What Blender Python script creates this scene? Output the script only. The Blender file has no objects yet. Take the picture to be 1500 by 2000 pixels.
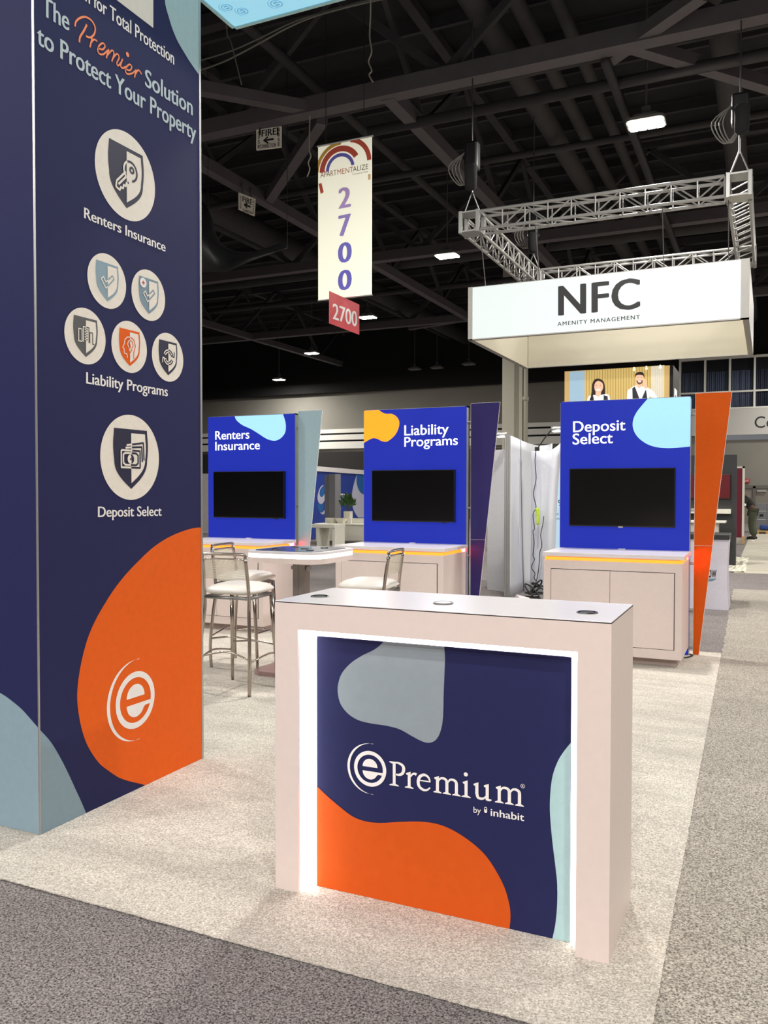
import bpy, bmesh, math, random
from mathutils import Vector, Matrix
random.seed(7)
C = bpy.context.scene.collection
sc = bpy.context.scene
PI = math.pi

# ---------------------------------------------------------------- camera
FPX, PITCH, YAW, ROLL, EYE = 1640.83, 0.0249, 0.4294, 0.0013, 1.4692
_F = Vector((-math.sin(YAW)*math.cos(PITCH), math.cos(YAW)*math.cos(PITCH), -math.sin(PITCH)))
_R0 = Vector((math.cos(YAW), math.sin(YAW), 0)); _U0 = _R0.cross(_F)
_R = _R0*math.cos(ROLL)+_U0*math.sin(ROLL); _U = -_R0*math.sin(ROLL)+_U0*math.cos(ROLL)
EYEP = Vector((0, 0, EYE))
cd = bpy.data.cameras.new('camera'); cam = bpy.data.objects.new('camera', cd); C.objects.link(cam)
cd.sensor_fit = 'HORIZONTAL'; cd.sensor_width = 36; cd.lens = FPX/1500*36; cd.clip_end = 200; cd.clip_start = .05
cam.matrix_world = Matrix(((_R.x, _U.x, -_F.x, 0), (_R.y, _U.y, -_F.y, 0), (_R.z, _U.z, -_F.z, EYE), (0, 0, 0, 1)))
sc.camera = cam
sc.view_settings.view_transform = 'Standard'; sc.view_settings.look = 'None'
sc.view_settings.gamma = 1; sc.view_settings.use_curve_mapping = False
sc.view_settings.exposure = 0.1
sc.cycles.use_denoising = True
sc.cycles.max_bounces = 6

def P(x, y, ax, val):
    """point of the place that a photo pixel shows, on the plane ax=val"""
    d = _F*FPX+_R*(x-750)-_U*(y-1000)
    i = 'XYZ'.index(ax)
    return EYEP+d*((val-EYEP[i])/d[i])

# ---------------------------------------------------------------- world + lamps' light and added fill lights
w = bpy.data.worlds.new('hall_air'); sc.world = w; w.use_nodes = True
w.node_tree.nodes['Background'].inputs[0].default_value = (.9, .93, 1, 1)
w.node_tree.nodes['Background'].inputs[1].default_value = .16
LAMP_Z = 8.0
LAMPS_SEEN = [(-2.06, 15.67), (-8.2, 22.1), (-13.8, 28.64), (-19.8, 34.98), (-24.9, 40.3)]
LAMPS_OFF = [(-17.38, 41.9), (-16.1, 41.9), (-14.15, 41.4)]
UNSEEN_LIGHTS = [(4, 9.2), (-2, 2.8), (-9.5, 6), (4, -3.5), (-8, -3.5), (-2, -9), (10, 3), (10, 15.5), (5, 22), (10, 28), (4, 30), (9, 34),
             (-2.2, 8.6), (3, 39.5), (12, 39)]  # unseen lights, no fixtures, put out of frame as needed to light the hall
FRONT_FILL = [(.5, -7), (-6, -9), (7, -9), (-12, -5), (1, -14)]  # added fill behind the camera, no fixtures, brightens the upright faces
LAMP_W = 400
def lamp_or_fill_light(x, y, wt=LAMP_W, col=(1, .96, .9)):
    l = bpy.data.lights.new('lamp_or_fill_light', 'AREA'); l.shape = 'DISK'; l.size = .55; l.energy = wt; l.color = col
    o = bpy.data.objects.new('lamp_or_fill_light', l); o.location = (x, y, LAMP_Z-.03); C.objects.link(o); return o

# ---------------------------------------------------------------- materials
def lin(c):
    r = []
    for v in c:
        v /= 255
        r.append(v/12.92 if v <= .04045 else ((v+.055)/1.055)**2.4)
    return tuple(r)+(1,)
MC = {}
def mat(name, rgb, rough=.5, metal=0, emit=0, var=.03, scale=30, bump=0, spec=None, ergb=None):
    if name in MC: return MC[name]
    m = bpy.data.materials.new(name); m.use_nodes = True; MC[name] = m
    nt = m.node_tree; b = nt.nodes['Principled BSDF']; b.inputs['Roughness'].default_value = rough
    b.inputs['Metallic'].default_value = metal
    if spec is not None: b.inputs['Specular IOR Level'].default_value = spec
    c = lin(rgb)
    tc = nt.nodes.new('ShaderNodeTexCoord'); nz = nt.nodes.new('ShaderNodeTexNoise')
    nz.inputs['Scale'].default_value = scale; nz.inputs['Detail'].default_value = 4
    nt.links.new(tc.outputs['Object'], nz.inputs['Vector'])
    rp = nt.nodes.new('ShaderNodeValToRGB')
    rp.color_ramp.elements[0].position = .3; rp.color_ramp.elements[1].position = .7
    rp.color_ramp.elements[0].color = tuple(max(0, v*(1-var)) for v in c[:3])+(1,)
    rp.color_ramp.elements[1].color = tuple(min(1, v*(1+var)) for v in c[:3])+(1,)
    nt.links.new(nz.outputs['Fac'], rp.inputs['Fac']); nt.links.new(rp.outputs['Color'], b.inputs['Base Color'])
    if emit:
        b.inputs['Emission Color'].default_value = lin(ergb) if ergb else c
        b.inputs['Emission Strength'].default_value = emit
    if bump:
        bp = nt.nodes.new('ShaderNodeBump'); bp.inputs['Strength'].default_value = bump; bp.inputs['Distance'].default_value = .01
        nt.links.new(nz.outputs['Fac'], bp.inputs['Height']); nt.links.new(bp.outputs['Normal'], b.inputs['Normal'])
    return m
def carpet(name, dark, light, fine=260, streak=.10, bump=.6, patch=1.2):
    m = bpy.data.materials.new(name); m.use_nodes = True; nt = m.node_tree; b = nt.nodes['Principled BSDF']
    b.inputs['Roughness'].default_value = .95; b.inputs['Specular IOR Level'].default_value = .08
    N = nt.nodes.new; L = nt.links.new
    tc = N('ShaderNodeTexCoord')
    n1 = N('ShaderNodeTexNoise'); n1.inputs['Scale'].default_value = fine; n1.inputs['Detail'].default_value = 2; n1.inputs['Distortion'].default_value = .6
    L(tc.outputs['Object'], n1.inputs['Vector'])
    r1 = N('ShaderNodeValToRGB'); r1.color_ramp.elements[0].position = .33; r1.color_ramp.elements[1].position = .66
    r1.color_ramp.elements[0].color = lin(dark); r1.color_ramp.elements[1].color = lin(light)
    L(n1.outputs['Fac'], r1.inputs['Fac'])
    mp = N('ShaderNodeMapping'); mp.inputs['Scale'].default_value = (.9, 3.2, 1); mp.inputs['Rotation'].default_value = (0, 0, .12)
    L(tc.outputs['Object'], mp.inputs['Vector'])
    n2 = N('ShaderNodeTexNoise'); n2.inputs['Scale'].default_value = patch; n2.inputs['Detail'].default_value = 6; n2.inputs['Roughness'].default_value = .65
    L(mp.outputs['Vector'], n2.inputs['Vector'])
    r2 = N('ShaderNodeValToRGB'); r2.color_ramp.elements[0].position = .35; r2.color_ramp.elements[1].position = .62
    r2.color_ramp.elements[0].color = (1-2*streak,)*3+(1,); r2.color_ramp.elements[1].color = (1, 1, 1, 1)
    L(n2.outputs['Fac'], r2.inputs['Fac'])
    mx = N('ShaderNodeMix'); mx.data_type = 'RGBA'; mx.blend_type = 'MULTIPLY'; mx.inputs['Factor'].default_value = 1
    L(r1.outputs['Color'], mx.inputs['A']); L(r2.outputs['Color'], mx.inputs['B']); L(mx.outputs['Result'], b.inputs['Base Color'])
    bp = N('ShaderNodeBump'); bp.inputs['Strength'].default_value = bump; bp.inputs['Distance'].default_value = .006
    L(n1.outputs['Fac'], bp.inputs['Height']); L(bp.outputs['Normal'], b.inputs['Normal'])
    return m
NAVY = mat('navy_print', (36, 39, 84), .6, var=.03, spec=.2)
ORANGE = mat('orange_print', (236, 100, 24), .6, spec=.2)
ORANGE_DEEP = mat('deep_orange_print', (214, 88, 22), .6, spec=.2)
DUSTBLUE = mat('dusty_blue_print', (140, 163, 176), .6, spec=.2)
MINT = mat('mint_print', (168, 196, 200), .45)
GREYBLUE = mat('grey_blue_print', (146, 158, 166), .4)
PALETEAL = mat('pale_teal_print', (178, 212, 216), .4)
CREAM = mat('cream_print', (242, 234, 222), .5)
WHITEINK = mat('white_ink', (246, 242, 240), .5)
LETGREY = mat('pale_grey_ink', (190, 205, 212), .5)
BLACKINK = mat('black_ink', (32, 33, 34), .5)
LAM = mat('white_laminate_pink_lit', (230, 214, 208), .38, var=.015)  # white laminate, with the pink light on it mixed into the base colour
LAMTOP = mat('laminate_top', (232, 226, 228), .25, var=.015)
ALU = mat('brushed_aluminium', (186, 186, 184), .38, .85)
STEEL = mat('grey_steel', (150, 150, 150), .35, .9)
CHROME = mat('chrome', (176, 166, 158), .16, 1)
DARKGAP = mat('dark_gap', (40, 36, 36), .8)
SCREEN = mat('black_glass', (8, 8, 10), .16, spec=.4)
BEZEL = mat('black_plastic', (16, 16, 18), .35)
VINYL = mat('white_vinyl', (236, 230, 222), .35, var=.02, bump=.05, scale=6)
WHITE_LED = mat('white_led', (255, 252, 250), .5, emit=4.5)
TABLE_LED = mat('table_led', (255, 252, 250), .5, emit=2.2)
AMBER_LED = mat('amber_led', (255, 150, 46), .5, emit=1.5, ergb=(255, 138, 36))
RED_LED = mat('red_led', (255, 40, 50), .5, emit=45, ergb=(255, 40, 40))
BLIT = mat('backlit_blue', (14, 22, 96), .4, emit=.8, ergb=(27, 46, 172), spec=.25)
BLIT_SKY = mat('backlit_sky', (150, 205, 235), .3, emit=.62, ergb=(160, 214, 242))
BLIT_OR = mat('backlit_orange', (240, 150, 30), .3, emit=.72, ergb=(255, 160, 34))
BLIT_W = mat('backlit_white', (255, 255, 255), .3, emit=.85, ergb=(250, 250, 255))
SIGNLIT = mat('backlit_sign_white', (196, 204, 204), .4, emit=.42, ergb=(236, 250, 250))
CEILM = mat('ceiling_black', (34, 33, 36), .9, var=.2, scale=3)
STRUCT = mat('painted_steel_dark', (88, 82, 86), .7, var=.08, scale=4)
STRUCT2 = mat('painted_steel_darker', (56, 53, 56), .8, var=.1, scale=4)
WALLG = mat('wall_grey', (140, 137, 128), .85, var=.04, scale=1)
WALLB = mat('wall_black', (16, 16, 18), .9)
WALLW = mat('wall_white', (242, 241, 232), .7)
BEIGE = mat('painted_beige', (186, 182, 166), .6)
FABW = mat('white_stretch_fabric', (222, 224, 232), .75, var=.02)
GREYPANEL = mat('grey_panel', (116, 117, 126), .6)
WHITEP = mat('white_paint', (226, 224, 210), .5)
DARKW = mat('charcoal_laminate', (46, 47, 48), .5)
MAROON = mat('maroon_fabric', (112, 28, 52), .8)
WOOD = mat('pale_wood', (196, 160, 104), .6)
BLACKF = mat('black_fabric', (22, 22, 24), .9)
WIRE = mat('black_cable', (26, 26, 28), .6)

# ---------------------------------------------------------------- mesh helpers
ORG = {}
class MB:
    def __init__(s): s.bm = bmesh.new()
    def box(s, a, b, bev=0, seg=2):
        t = bmesh.new(); bmesh.ops.create_cube(t, size=1)
        a = Vector(a); b = Vector(b)
        lo = Vector([min(a[i], b[i]) for i in range(3)]); hi = Vector([max(a[i], b[i]) for i in range(3)])
        for v in t.verts: v.co = Vector([lo[i]+(v.co[i]+.5)*(hi[i]-lo[i]) for i in range(3)])
        if bev: bmesh.ops.bevel(t, geom=list(t.edges), offset=bev, segments=seg, affect='EDGES', profile=.5)
        s._merge(t); return s
    def _merge(s, t):
        me = bpy.data.meshes.new('t'); t.to_mesh(me); t.free(); s.bm.from_mesh(me); bpy.data.meshes.remove(me)
    def tube(s, pts, r, n=10, caps=True, r1=None, closed=False):
        pts = [Vector(p) for p in pts]; rings = []; up = None
        N = len(pts)
        for i, p in enumerate(pts):
            if closed: d = (pts[(i+1) % N]-pts[i-1])
            else: d = (pts[min(i+1, N-1)]-pts[max(i-1, 0)])
            d = d.normalized()
            if up is None: up = Vector((0, 0, 1)) if abs(d.z) < .9 else Vector((1, 0, 0))
            x = up.cross(d)
            if x.length < 1e-5: x = Vector((1, 0, 0)).cross(d)
            x.normalize(); y = d.cross(x).normalized(); up = y
            rr = r if r1 is None else r+(r1-r)*i/max(1, N-1)
            rings.append([s.bm.verts.new(p+x*math.cos(2*PI*k/n)*rr+y*math.sin(2*PI*k/n)*rr) for k in range(n)])
        M = N if closed else N-1
        for i in range(M):
            A, B = rings[i], rings[(i+1) % N]
            for k in range(n): s.bm.faces.new((A[k], A[(k+1) % n], B[(k+1) % n], B[k]))
        if caps and not closed:
            s.bm.faces.new(rings[0][::-1]); s.bm.faces.new(rings[-1])
        return s
    def cyl(s, p0, p1, r, n=24, r1=None): return s.tube([p0, p1], r, n, True, r1)
    def lathe(s, c, prof, n=32):
        c = Vector(c); rings = []
        for (r, z) in prof:
            rings.append([s.bm.verts.new(c+Vector((math.cos(2*PI*k/n)*r, math.sin(2*PI*k/n)*r, z))) for k in range(n)])
        for A, B in zip(rings, rings[1:]):
            for k in range(n): s.bm.faces.new((A[k], A[(k+1) % n], B[(k+1) % n], B[k]))
        s.bm.faces.new(rings[0][::-1]); s.bm.faces.new(rings[-1]); return s
    def prism(s, pts, off):
        """polygon in space pushed along off"""
        off = Vector(off); A = [s.bm.verts.new(Vector(p)) for p in pts]; B = [s.bm.verts.new(Vector(p)+off) for p in pts]
        n = len(A)
        f1 = s.bm.faces.new(A); f2 = s.bm.faces.new(B[::-1])
        for k in range(n): s.bm.faces.new((A[k], B[k], B[(k+1) % n], A[(k+1) % n]))
        f1.normal_update(); f2.normal_update(); bmesh.ops.triangulate(s.bm, faces=[f1, f2]); return s
    def face(s, pts):
        s.bm.faces.new([s.bm.verts.new(Vector(p)) for p in pts]); return s
    def rbox(s, c, hx, hy, z0, z1, rad, n=8, bev=0):
        pts = []
        for (sx, sy, a0) in ((1, 1, 0), (-1, 1, PI/2), (-1, -1, PI), (1, -1, 1.5*PI)):
            for k in range(n+1):
                a = a0+PI/2*k/n
                pts.append((c[0]+sx*(hx-rad)+rad*math.cos(a), c[1]+sy*(hy-rad)+rad*math.sin(a)))
        t = MB(); t.prism([(x, y, z0) for x, y in pts], (0, 0, z1-z0))
        s._merge(t.bm); return s
    def done(s, name, m, parent=None, smooth=False, local=False):
        o0 = Vector((0, 0, 0))
        if parent is not None and not local: o0 = ORG.get(parent.name, o0)
        if parent is None and not local:
            xs = [v.co for v in s.bm.verts]
            o0 = Vector(((min(v.x for v in xs)+max(v.x for v in xs))/2, (min(v.y for v in xs)+max(v.y for v in xs))/2, min(v.z for v in xs)))
        for v in s.bm.verts: v.co -= o0
        bmesh.ops.recalc_face_normals(s.bm, faces=list(s.bm.faces))
        me = bpy.data.meshes.new(name); s.bm.to_mesh(me); s.bm.free()
        if smooth:
            for p in me.polygons: p.use_smooth = True
        me.materials.append(m)
        o = bpy.data.objects.new(name, me); C.objects.link(o)
        if parent is not None: o.parent = parent; ORG[o.name] = ORG.get(parent.name, Vector((0, 0, 0)))
        else:
            o.location = o0; ORG[o.name] = o0
        return o
def tag(o, label, cat, group=None):
    o['label'] = label; o['category'] = cat
    if group: o['group'] = group
    return o
def thing(name, label, cat, loc=(0, 0, 0), rz=0, group=None):
    o = bpy.data.objects.new(name, None); o.empty_display_size = .1; C.objects.link(o); o.location = loc; o.rotation_euler = (0, 0, rz)
    ORG[o.name] = Vector(loc); return tag(o, label, cat, group)
def struct(o): o['kind'] = 'structure'; return o
def catmull(pts, closed=False, n=6):
    out = []; N = len(pts); pts = [Vector(p) for p in pts]
    for i in range(N if closed else N-1):
        p0 = pts[i-1] if (closed or i > 0) else pts[0]; p1 = pts[i]; p2 = pts[(i+1) % N]
        p3 = pts[(i+2) % N] if (closed or i+2 < N) else pts[N-1]
        for k in range(n):
            t = k/n
            out.append(.5*((2*p1)+(p2-p0)*t+(2*p0-5*p1+4*p2-p3)*t*t+(3*p1-p0-3*p2+p3)*t**3))
    if not closed: out.append(pts[-1])
    return out

# ---- flat prints: a print plane knows its axis, its place and which way it faces
class Face:
    def __init__(s, ax, val, sign): s.ax, s.val, s.sign = ax, val, sign; s.n = Vector([sign if a == ax else 0 for a in 'XYZ'])
    def px(s, x, y): return P(x, y, s.ax, s.val)
    def lift(s, l): return s.n*(.0012*l)
    def uv(s, p):                                   # in-plane coordinates (u to the viewer's right, v up)
        return Vector((p.y if s.ax == 'X' else p.x, p.y if s.ax == 'Z' else p.z))
    def at(s, u, v, l=1):
        if s.ax == 'X': q = Vector((s.val, u, v))
        elif s.ax == 'Y': q = Vector((u, s.val, v))
        else: q = Vector((u, v, s.val))
        return q+s.lift(l)
    def blob(s, name, m, par, pts, curve=None, lvl=1, clip=None):
        """outline through photo points; curve=(i,j): smooth only that run; clip=(u0,u1,v0,v1) trims it to a panel"""
        q = [s.px(*p) for p in pts]
        if curve: i, j = curve; q = q[:i]+catmull(q[i:j+1])+q[j+1:]
        if clip:
            uvp_ = [tuple(s.uv(p)) for p in q]
            for k, lim, sg in ((0, clip[0], 1), (0, clip[1], -1), (1, clip[2], 1), (1, clip[3], -1)):
                out = []
                for a, c in zip(uvp_, uvp_[1:]+uvp_[:1]):
                    ia = (a[k]-lim)*sg >= 0; ic = (c[k]-lim)*sg >= 0
                    if ia: out.append(a)
                    if ia != ic:
                        t = (lim-a[k])/(c[k]-a[k]); out.append((a[0]+(c[0]-a[0])*t, a[1]+(c[1]-a[1])*t))
                uvp_ = out
            q = [s.at(u, v, 0) for u, v in uvp_]; dd = []
            for p in q:
                if not dd or (p-dd[-1]).length > 1e-4: dd.append(p)
            q = dd if (dd[0]-dd[-1]).length > 1e-4 else dd[:-1]
        b = MB(); b.prism([p+s.lift(lvl) for p in q], s.n*-.001); return b.done(name, m, par)
    def uvblob(s, name, m, par, pts, lvl=1):
        b = MB(); b.prism([s.at(u, v, lvl) for u, v in pts], s.n*-.001); return b.done(name, m, par)

_fc = {}
def glyphs(txt, bold=0, space=1.0):
    cu = bpy.data.curves.new('t', 'FONT'); cu.body = txt; cu.size = 1; cu.offset = bold; cu.resolution_u = 4; cu.space_character = space
    o = bpy.data.objects.new('t', cu); C.objects.link(o)
    dg = bpy.context.evaluated_depsgraph_get(); me = bpy.data.meshes.new_from_object(o.evaluated_get(dg))
    bpy.data.objects.remove(o); bpy.data.curves.remove(cu)
    vs = [Vector(v.co) for v in me.vertices]; fs = [list(p.vertices) for p in me.polygons]; bpy.data.meshes.remove(me)
    return vs, fs
CAP = None
def cap():
    global CAP
    if CAP is None: CAP = max(v.y for v in glyphs('H')[0])
    return CAP
def bounds(vs): return min(v.x for v in vs), max(v.x for v in vs)
def letters(face, txt, m, par, BL, BR, TL, bold=.012, lvl=2, name='lettering', space=1.0, capch=None, pre=''):
    """text whose ink runs from BL to BR on the baseline; TL marks the cap height above BL (photo points)"""
    bold = bold*1.25
    vs, fs = glyphs(txt, 0, space)
    x0, x1 = bounds(vs)
    h = cap() if capch is None else max(v.y for v in glyphs(capch)[0])
    a = face.uv(face.px(*BL)); b = face.uv(face.px(*BR)); c = face.uv(face.px(*TL))
    if pre:
        full, ff = glyphs(pre+txt, 0, space); w0 = bounds(full); k = (w0[1]-w0[0])/(x1-x0); c0_ = c-a
        a = b-(b-a)*k; vs, fs = full, ff; x0, x1 = w0; c = a+c0_
    ex = (b-a)/(x1-x0+2*bold); ey = (c-a)/h
    bm = MB()
    for r, (dx, dy) in enumerate(((0, 0), (bold, 0), (2*bold, 0), (bold, bold*.2), (bold, -bold*.2)) if bold else ((0, 0),)):
        V = []
        for v in vs:
            q = a+ex*(v.x-x0+dx)+ey*(v.y+dy); V.append(bm.bm.verts.new(face.at(q.x, q.y, lvl+.05*r)))
        for f in fs:
            try: bm.bm.faces.new([V[i] for i in f])
            except ValueError: pass
    o = bm.done(name, m, par); return o
_fan = [0]
def ribbon(face, bm, pts, wdt, lvl=2):
    """stroke of width wdt along uv points"""
    pts = [Vector(p) for p in pts]; n = len(pts); _fan[0] = (_fan[0]+1) % 12; lvl = lvl+.03*_fan[0]
    L, Rr = [], []
    for i in range(n):
        d = pts[min(i+1, n-1)]-pts[max(i-1, 0)]
        if d.length < 1e-9: d = Vector((1, 0))
        d.normalize(); nn = Vector((-d.y, d.x))
        L.append(pts[i]+nn*wdt/2); Rr.append(pts[i]-nn*wdt/2)
    vl = [bm.bm.verts.new(face.at(p.x, p.y, lvl)) for p in L]; vr = [bm.bm.verts.new(face.at(p.x, p.y, lvl)) for p in Rr]
    for i in range(n-1): bm.bm.faces.new((vl[i], vr[i], vr[i+1], vl[i+1]))
def fan(face, bm, pts, lvl):
    _fan[0] = (_fan[0]+1) % 12; lvl = lvl+.03*_fan[0]
    vs = [bm.bm.verts.new(face.at(p[0], p[1], lvl)) for p in pts]; f = bm.bm.faces.new(vs); f.normal_update(); bmesh.ops.triangulate(bm.bm, faces=[f])
def arc(c, r, a0, a1, n=24, ry=None):
    ry = r if ry is None else ry
    return [Vector((c[0]+r*math.cos(math.radians(a0+(a1-a0)*k/n)), c[1]+ry*math.sin(math.radians(a0+(a1-a0)*k/n)))) for k in range(n+1)]
def band(face, bm, c, ro, ri, a0, a1, lvl, n=40, ulim=None, vlim=None):
    A = arc(c, ro, a0, a1, n); B = arc(c, ri, a0, a1, n)
    if ulim:
        for q in A+B: q.x = min(max(q.x, ulim[0]), ulim[1]); q.y = min(q.y, vlim)
    va = [bm.bm.verts.new(face.at(p.x, p.y, lvl)) for p in A]; vb = [bm.bm.verts.new(face.at(p.x, p.y, lvl)) for p in B]
    for i in range(n): bm.bm.faces.new((va[i], vb[i], vb[i+1], va[i+1]))
def e_logo(face, m, par, c, R, lvl=2, name='emblem', swoosh=True):
    """ring round a split letter e, with a crescent on its left"""
    b = MB(); c = Vector(c)
    band(face, b, c, R, R*.79, 0, 360, lvl, 64)
    fan(face, b, [c+Vector((0, .10*R))+p for p in arc((0, 0), R*.46, 0, 180, 24)], lvl)
    low = [c+Vector((-.50*R, -.14*R)), c+Vector((.84*R, -.14*R)), c+Vector((.84*R, -.28*R)), c+Vector((.50*R, -.28*R))]
    low += [c+Vector((0, -.14*R))+p for p in arc((0, 0), .46*R, -25, -180, 20)]
    fan(face, b, low, lvl)
    if swoosh:
        o1 = arc((c.x, c.y), R*1.42, 83, 277, 48); i1 = arc((c.x+.16*R, c.y), R*1.43, 88, 272, 48)
        va = [b.bm.verts.new(face.at(p.x, p.y, lvl)) for p in o1]; vb = [b.bm.verts.new(face.at(p.x, p.y, lvl)) for p in i1]
        for i in range(48): b.bm.faces.new((va[i], vb[i], vb[i+1], va[i+1]))
    return b.done(name, m, par)

# ================================================================= SETTING
CARP_L = carpet('booth_carpet_pile', (178, 169, 156), (244, 237, 226), 150, .11, .9)
CARP_D = carpet('aisle_carpet_pile', (70, 64, 64), (176, 168, 166), 150, .06, 1)
CARP_R = carpet('side_aisle_carpet_pile', (104, 98, 90), (212, 204, 192), 150, .06, 1)
CARP_F = carpet('far_carpet_pile', (176, 170, 154), (222, 216, 200), 120, .12)
fl = MB().box((-62, -22, -.3), (30, 70, -.008)).done('floor', CARP_D); struct(fl)
CARP_Z = 0
b = MB(); random.seed(3)
# booth carpet with slightly frayed cut edges
pts = []
def edge(x0, y0, x1, y1, n, amp):
    for k in range(n):
        t = k/n; dx, dy = x1-x0, y1-y0; l = math.hypot(dx, dy); j = random.uniform(-amp, amp)
        pts.append((x0+dx*t-dy/l*j, y0+dy*t+dx/l*j))
edge(-9.2, 2.285, -.272, 2.25, 700, .0022); edge(-.272, 2.25, -.375, 8.2, 500, .0022); edge(-.375, 8.2, -9.2, 8.17, 60, .003); edge(-9.2, 8.17, -9.2, 2.285, 8, 0)
b.prism([(x, y, -.004) for x, y in pts], (0, 0, .004))
tag(b.done('booth_carpet', CARP_L), 'cream plush carpet laid under the front counter and the blue kiosks', 'carpet')
pts = []
edge(-.272, -6, -.272, 2.24, 160, .002); edge(-.285, 2.24, -.388, 8.2, 40, .0); edge(-.372, 8.2, -.475, 13.75, 60, .012)
edge(-.475, 13.75, 9, 13.9, 20, .004); edge(9, 13.9, 9, -6, 4, 0); edge(9, -6, -.262, -6, 4, 0)
b = MB().prism([(x, y, -.008) for x, y in pts], (0, 0, .004))
tag(b.done('aisle_carpet', CARP_R), 'long grey speckled aisle carpet along the right of the cream carpet', 'carpet')
b = MB().box((-.56, 16.5, -.008), (8, 33, -.003))
tag(b.done('aisle_carpet', CARP_F), 'pale beige carpet in the far aisle where the stooping worker stands', 'carpet')

WY = 43.0
struct(MB().box((-62, WY, -.3), (30, WY+.3, 3.9)).done('wall_back', WALLG))
MB().box((-62, WY-.02, 3.9), (-2.4, WY+.3, 7.1)).done('wall_back_band', WALLG)['kind'] = 'structure'
MB().box((-62, WY-.6, 7.1), (-5.6, WY+.3, 11)).done('wall_back_drape', WALLB)['kind'] = 'structure'
MB().box((-5.6, WY-.02, 7.1), (30, WY+.3, 11)).done('wall_back_drape', WALLB)['kind'] = 'structure'
MB().box((-60, WY-.10, .0), (-7.2, WY-.03, 3.72)).done('wall_back_opening', mat('opening_dark', (52, 50, 50), .9))['kind'] = 'structure'
for (z0, z1) in ((4.80, 5.02), (4.40, 4.70), (3.90, 4.30)):
    MB().box((-60, WY-.14, z0), (-7.2, WY-.03, z1)).done('trim_1', WALLW)['kind'] = 'structure'
for z0, z1 in ((4.70, 4.80), (4.30, 4.40)):
    MB().box((-60, WY-.09, z0), (-7.2, WY-.025, z1)).done('trim_2', WALLB)['kind'] = 'structure'
MB().box((-62.3, -22, -.3), (-62, 70, 11)).done('wall_left', WALLG)['kind'] = 'structure'
MB().box((30, -22, -.3), (30.3, WY, 11)).done('wall_right', WALLG)['kind'] = 'structure'
MB().box((-62, -22.3, -.3), (30, -22, 11)).done('wall_front', WALLG)['kind'] = 'structure'
MB().box((-62, -22, 10.9), (30, WY+.3, 11.2)).done('ceiling', CEILM)['kind'] = 'structure'

# roof steel: joists, chords, webs (dark, part of the building)
def beam(b, p0, p1, wd, hg):
    p0 = Vector(p0); p1 = Vector(p1); d = (p1-p0).normalized()
    s = d.cross(Vector((0, 0, 1)));
    if s.length < 1e-4: s = Vector((1, 0, 0))
    s.normalize(); u = s.cross(d).normalized()
    q = [p0+s*wd/2+u*hg/2, p0-s*wd/2+u*hg/2, p0-s*wd/2-u*hg/2, p0+s*wd/2-u*hg/2]
    b.prism(q, p1-p0)
k = 1
for y in (4.2, 13.85, 23.5, 33.1):
    b = MB(); z = 8.62
    beam(b, (-60, y, z), (28, y, z), .30, .28); struct(b.done('trim_3', STRUCT))
    b = MB(); beam(b, (-60, y, 10.7), (28, y, 10.7), .25, .25)
    x = -58.0; up = False
    while x < 26:
        beam(b, (x, y, 8.7), (x+2.2, y, 10.6), .12, .14); beam(b, (x+4.4, y, 8.7), (x+2.2, y, 10.6), .12, .14); x += 4.4
    struct(b.done('trim_4', STRUCT2))
_xm = P(780, 215, 'Z', 8.5).x
for x in (-32.5, -21.9, -11.3, _xm, 9):
    b = MB(); beam(b, (x, 13.85 if x == _xm else -20, 8.6), (x, 42, 8.6), .24, .26); struct(b.done('trim_5', STRUCT))
    b = MB(); y = -18.0
    beam(b, (x, -20, 10.7), (x, 42, 10.7), .2, .2)
    while y < 40:
        beam(b, (x, y, 8.7), (x, y+2.4, 10.6), .1, .12); beam(b, (x, y+4.8, 8.7), (x, y+2.4, 10.6), .1, .12); y += 4.8
    struct(b.done('trim_6', STRUCT2))
# horizontal wind braces seen under the chords
Zc = Face('Z', 8.61, -1)
b = MB()
for (x0, y0, x1, y1) in ((629, 232, 522, 393), (612, 213, 392, 172), (1215, 81, 1560, 184), (1190, 113, 1370, -14), (800, 640, 985, 610)):
    a, c = Zc.px(x0, y0), Zc.px(x1, y1); beam(b, a, c, .22, .2)
struct(b.done('trim_7', STRUCT))
b = MB()
for i in range(34):
    y = -6+i*1.45; beam(b, (-60, y, 10.72), (28, y, 10.72), .09, .22)
struct(b.done('trim_8', STRUCT2))
# ducts and pipes up in the roof
b = MB()
_xt = P(1182, 118, 'Z', 8.45).x; beam(b, (_xt, 14, 8.45), (_xt, 41, 8.45), .13, .13)
b.cyl((-7.2, 15.0, 8.5), (26, 15.0, 8.5), .10, 14)
for x, z, r in ((-4.6, 9.7, .22), (-4.0, 9.8, .14), (-3.4, 9.9, .12), (-14.5, 9.5, .35), (-15.5, 9.6, .14), (-8.4, 9.6, .1), (-.8, 9.4, .25)):
    b.cyl((x, -10, z), (x, 42, z), r, 14)
for y, z, r in ((15.2, 9.2, .16), (26, 9.1, .2), (9.3, 9.4, .1), (19.3, 9.3, .08), (30, 9.2, .1)):
    b.cyl((-58, y, z), (26, y, z), r, 14)
struct(b.done('trim_9', STRUCT2, smooth=True))

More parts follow.
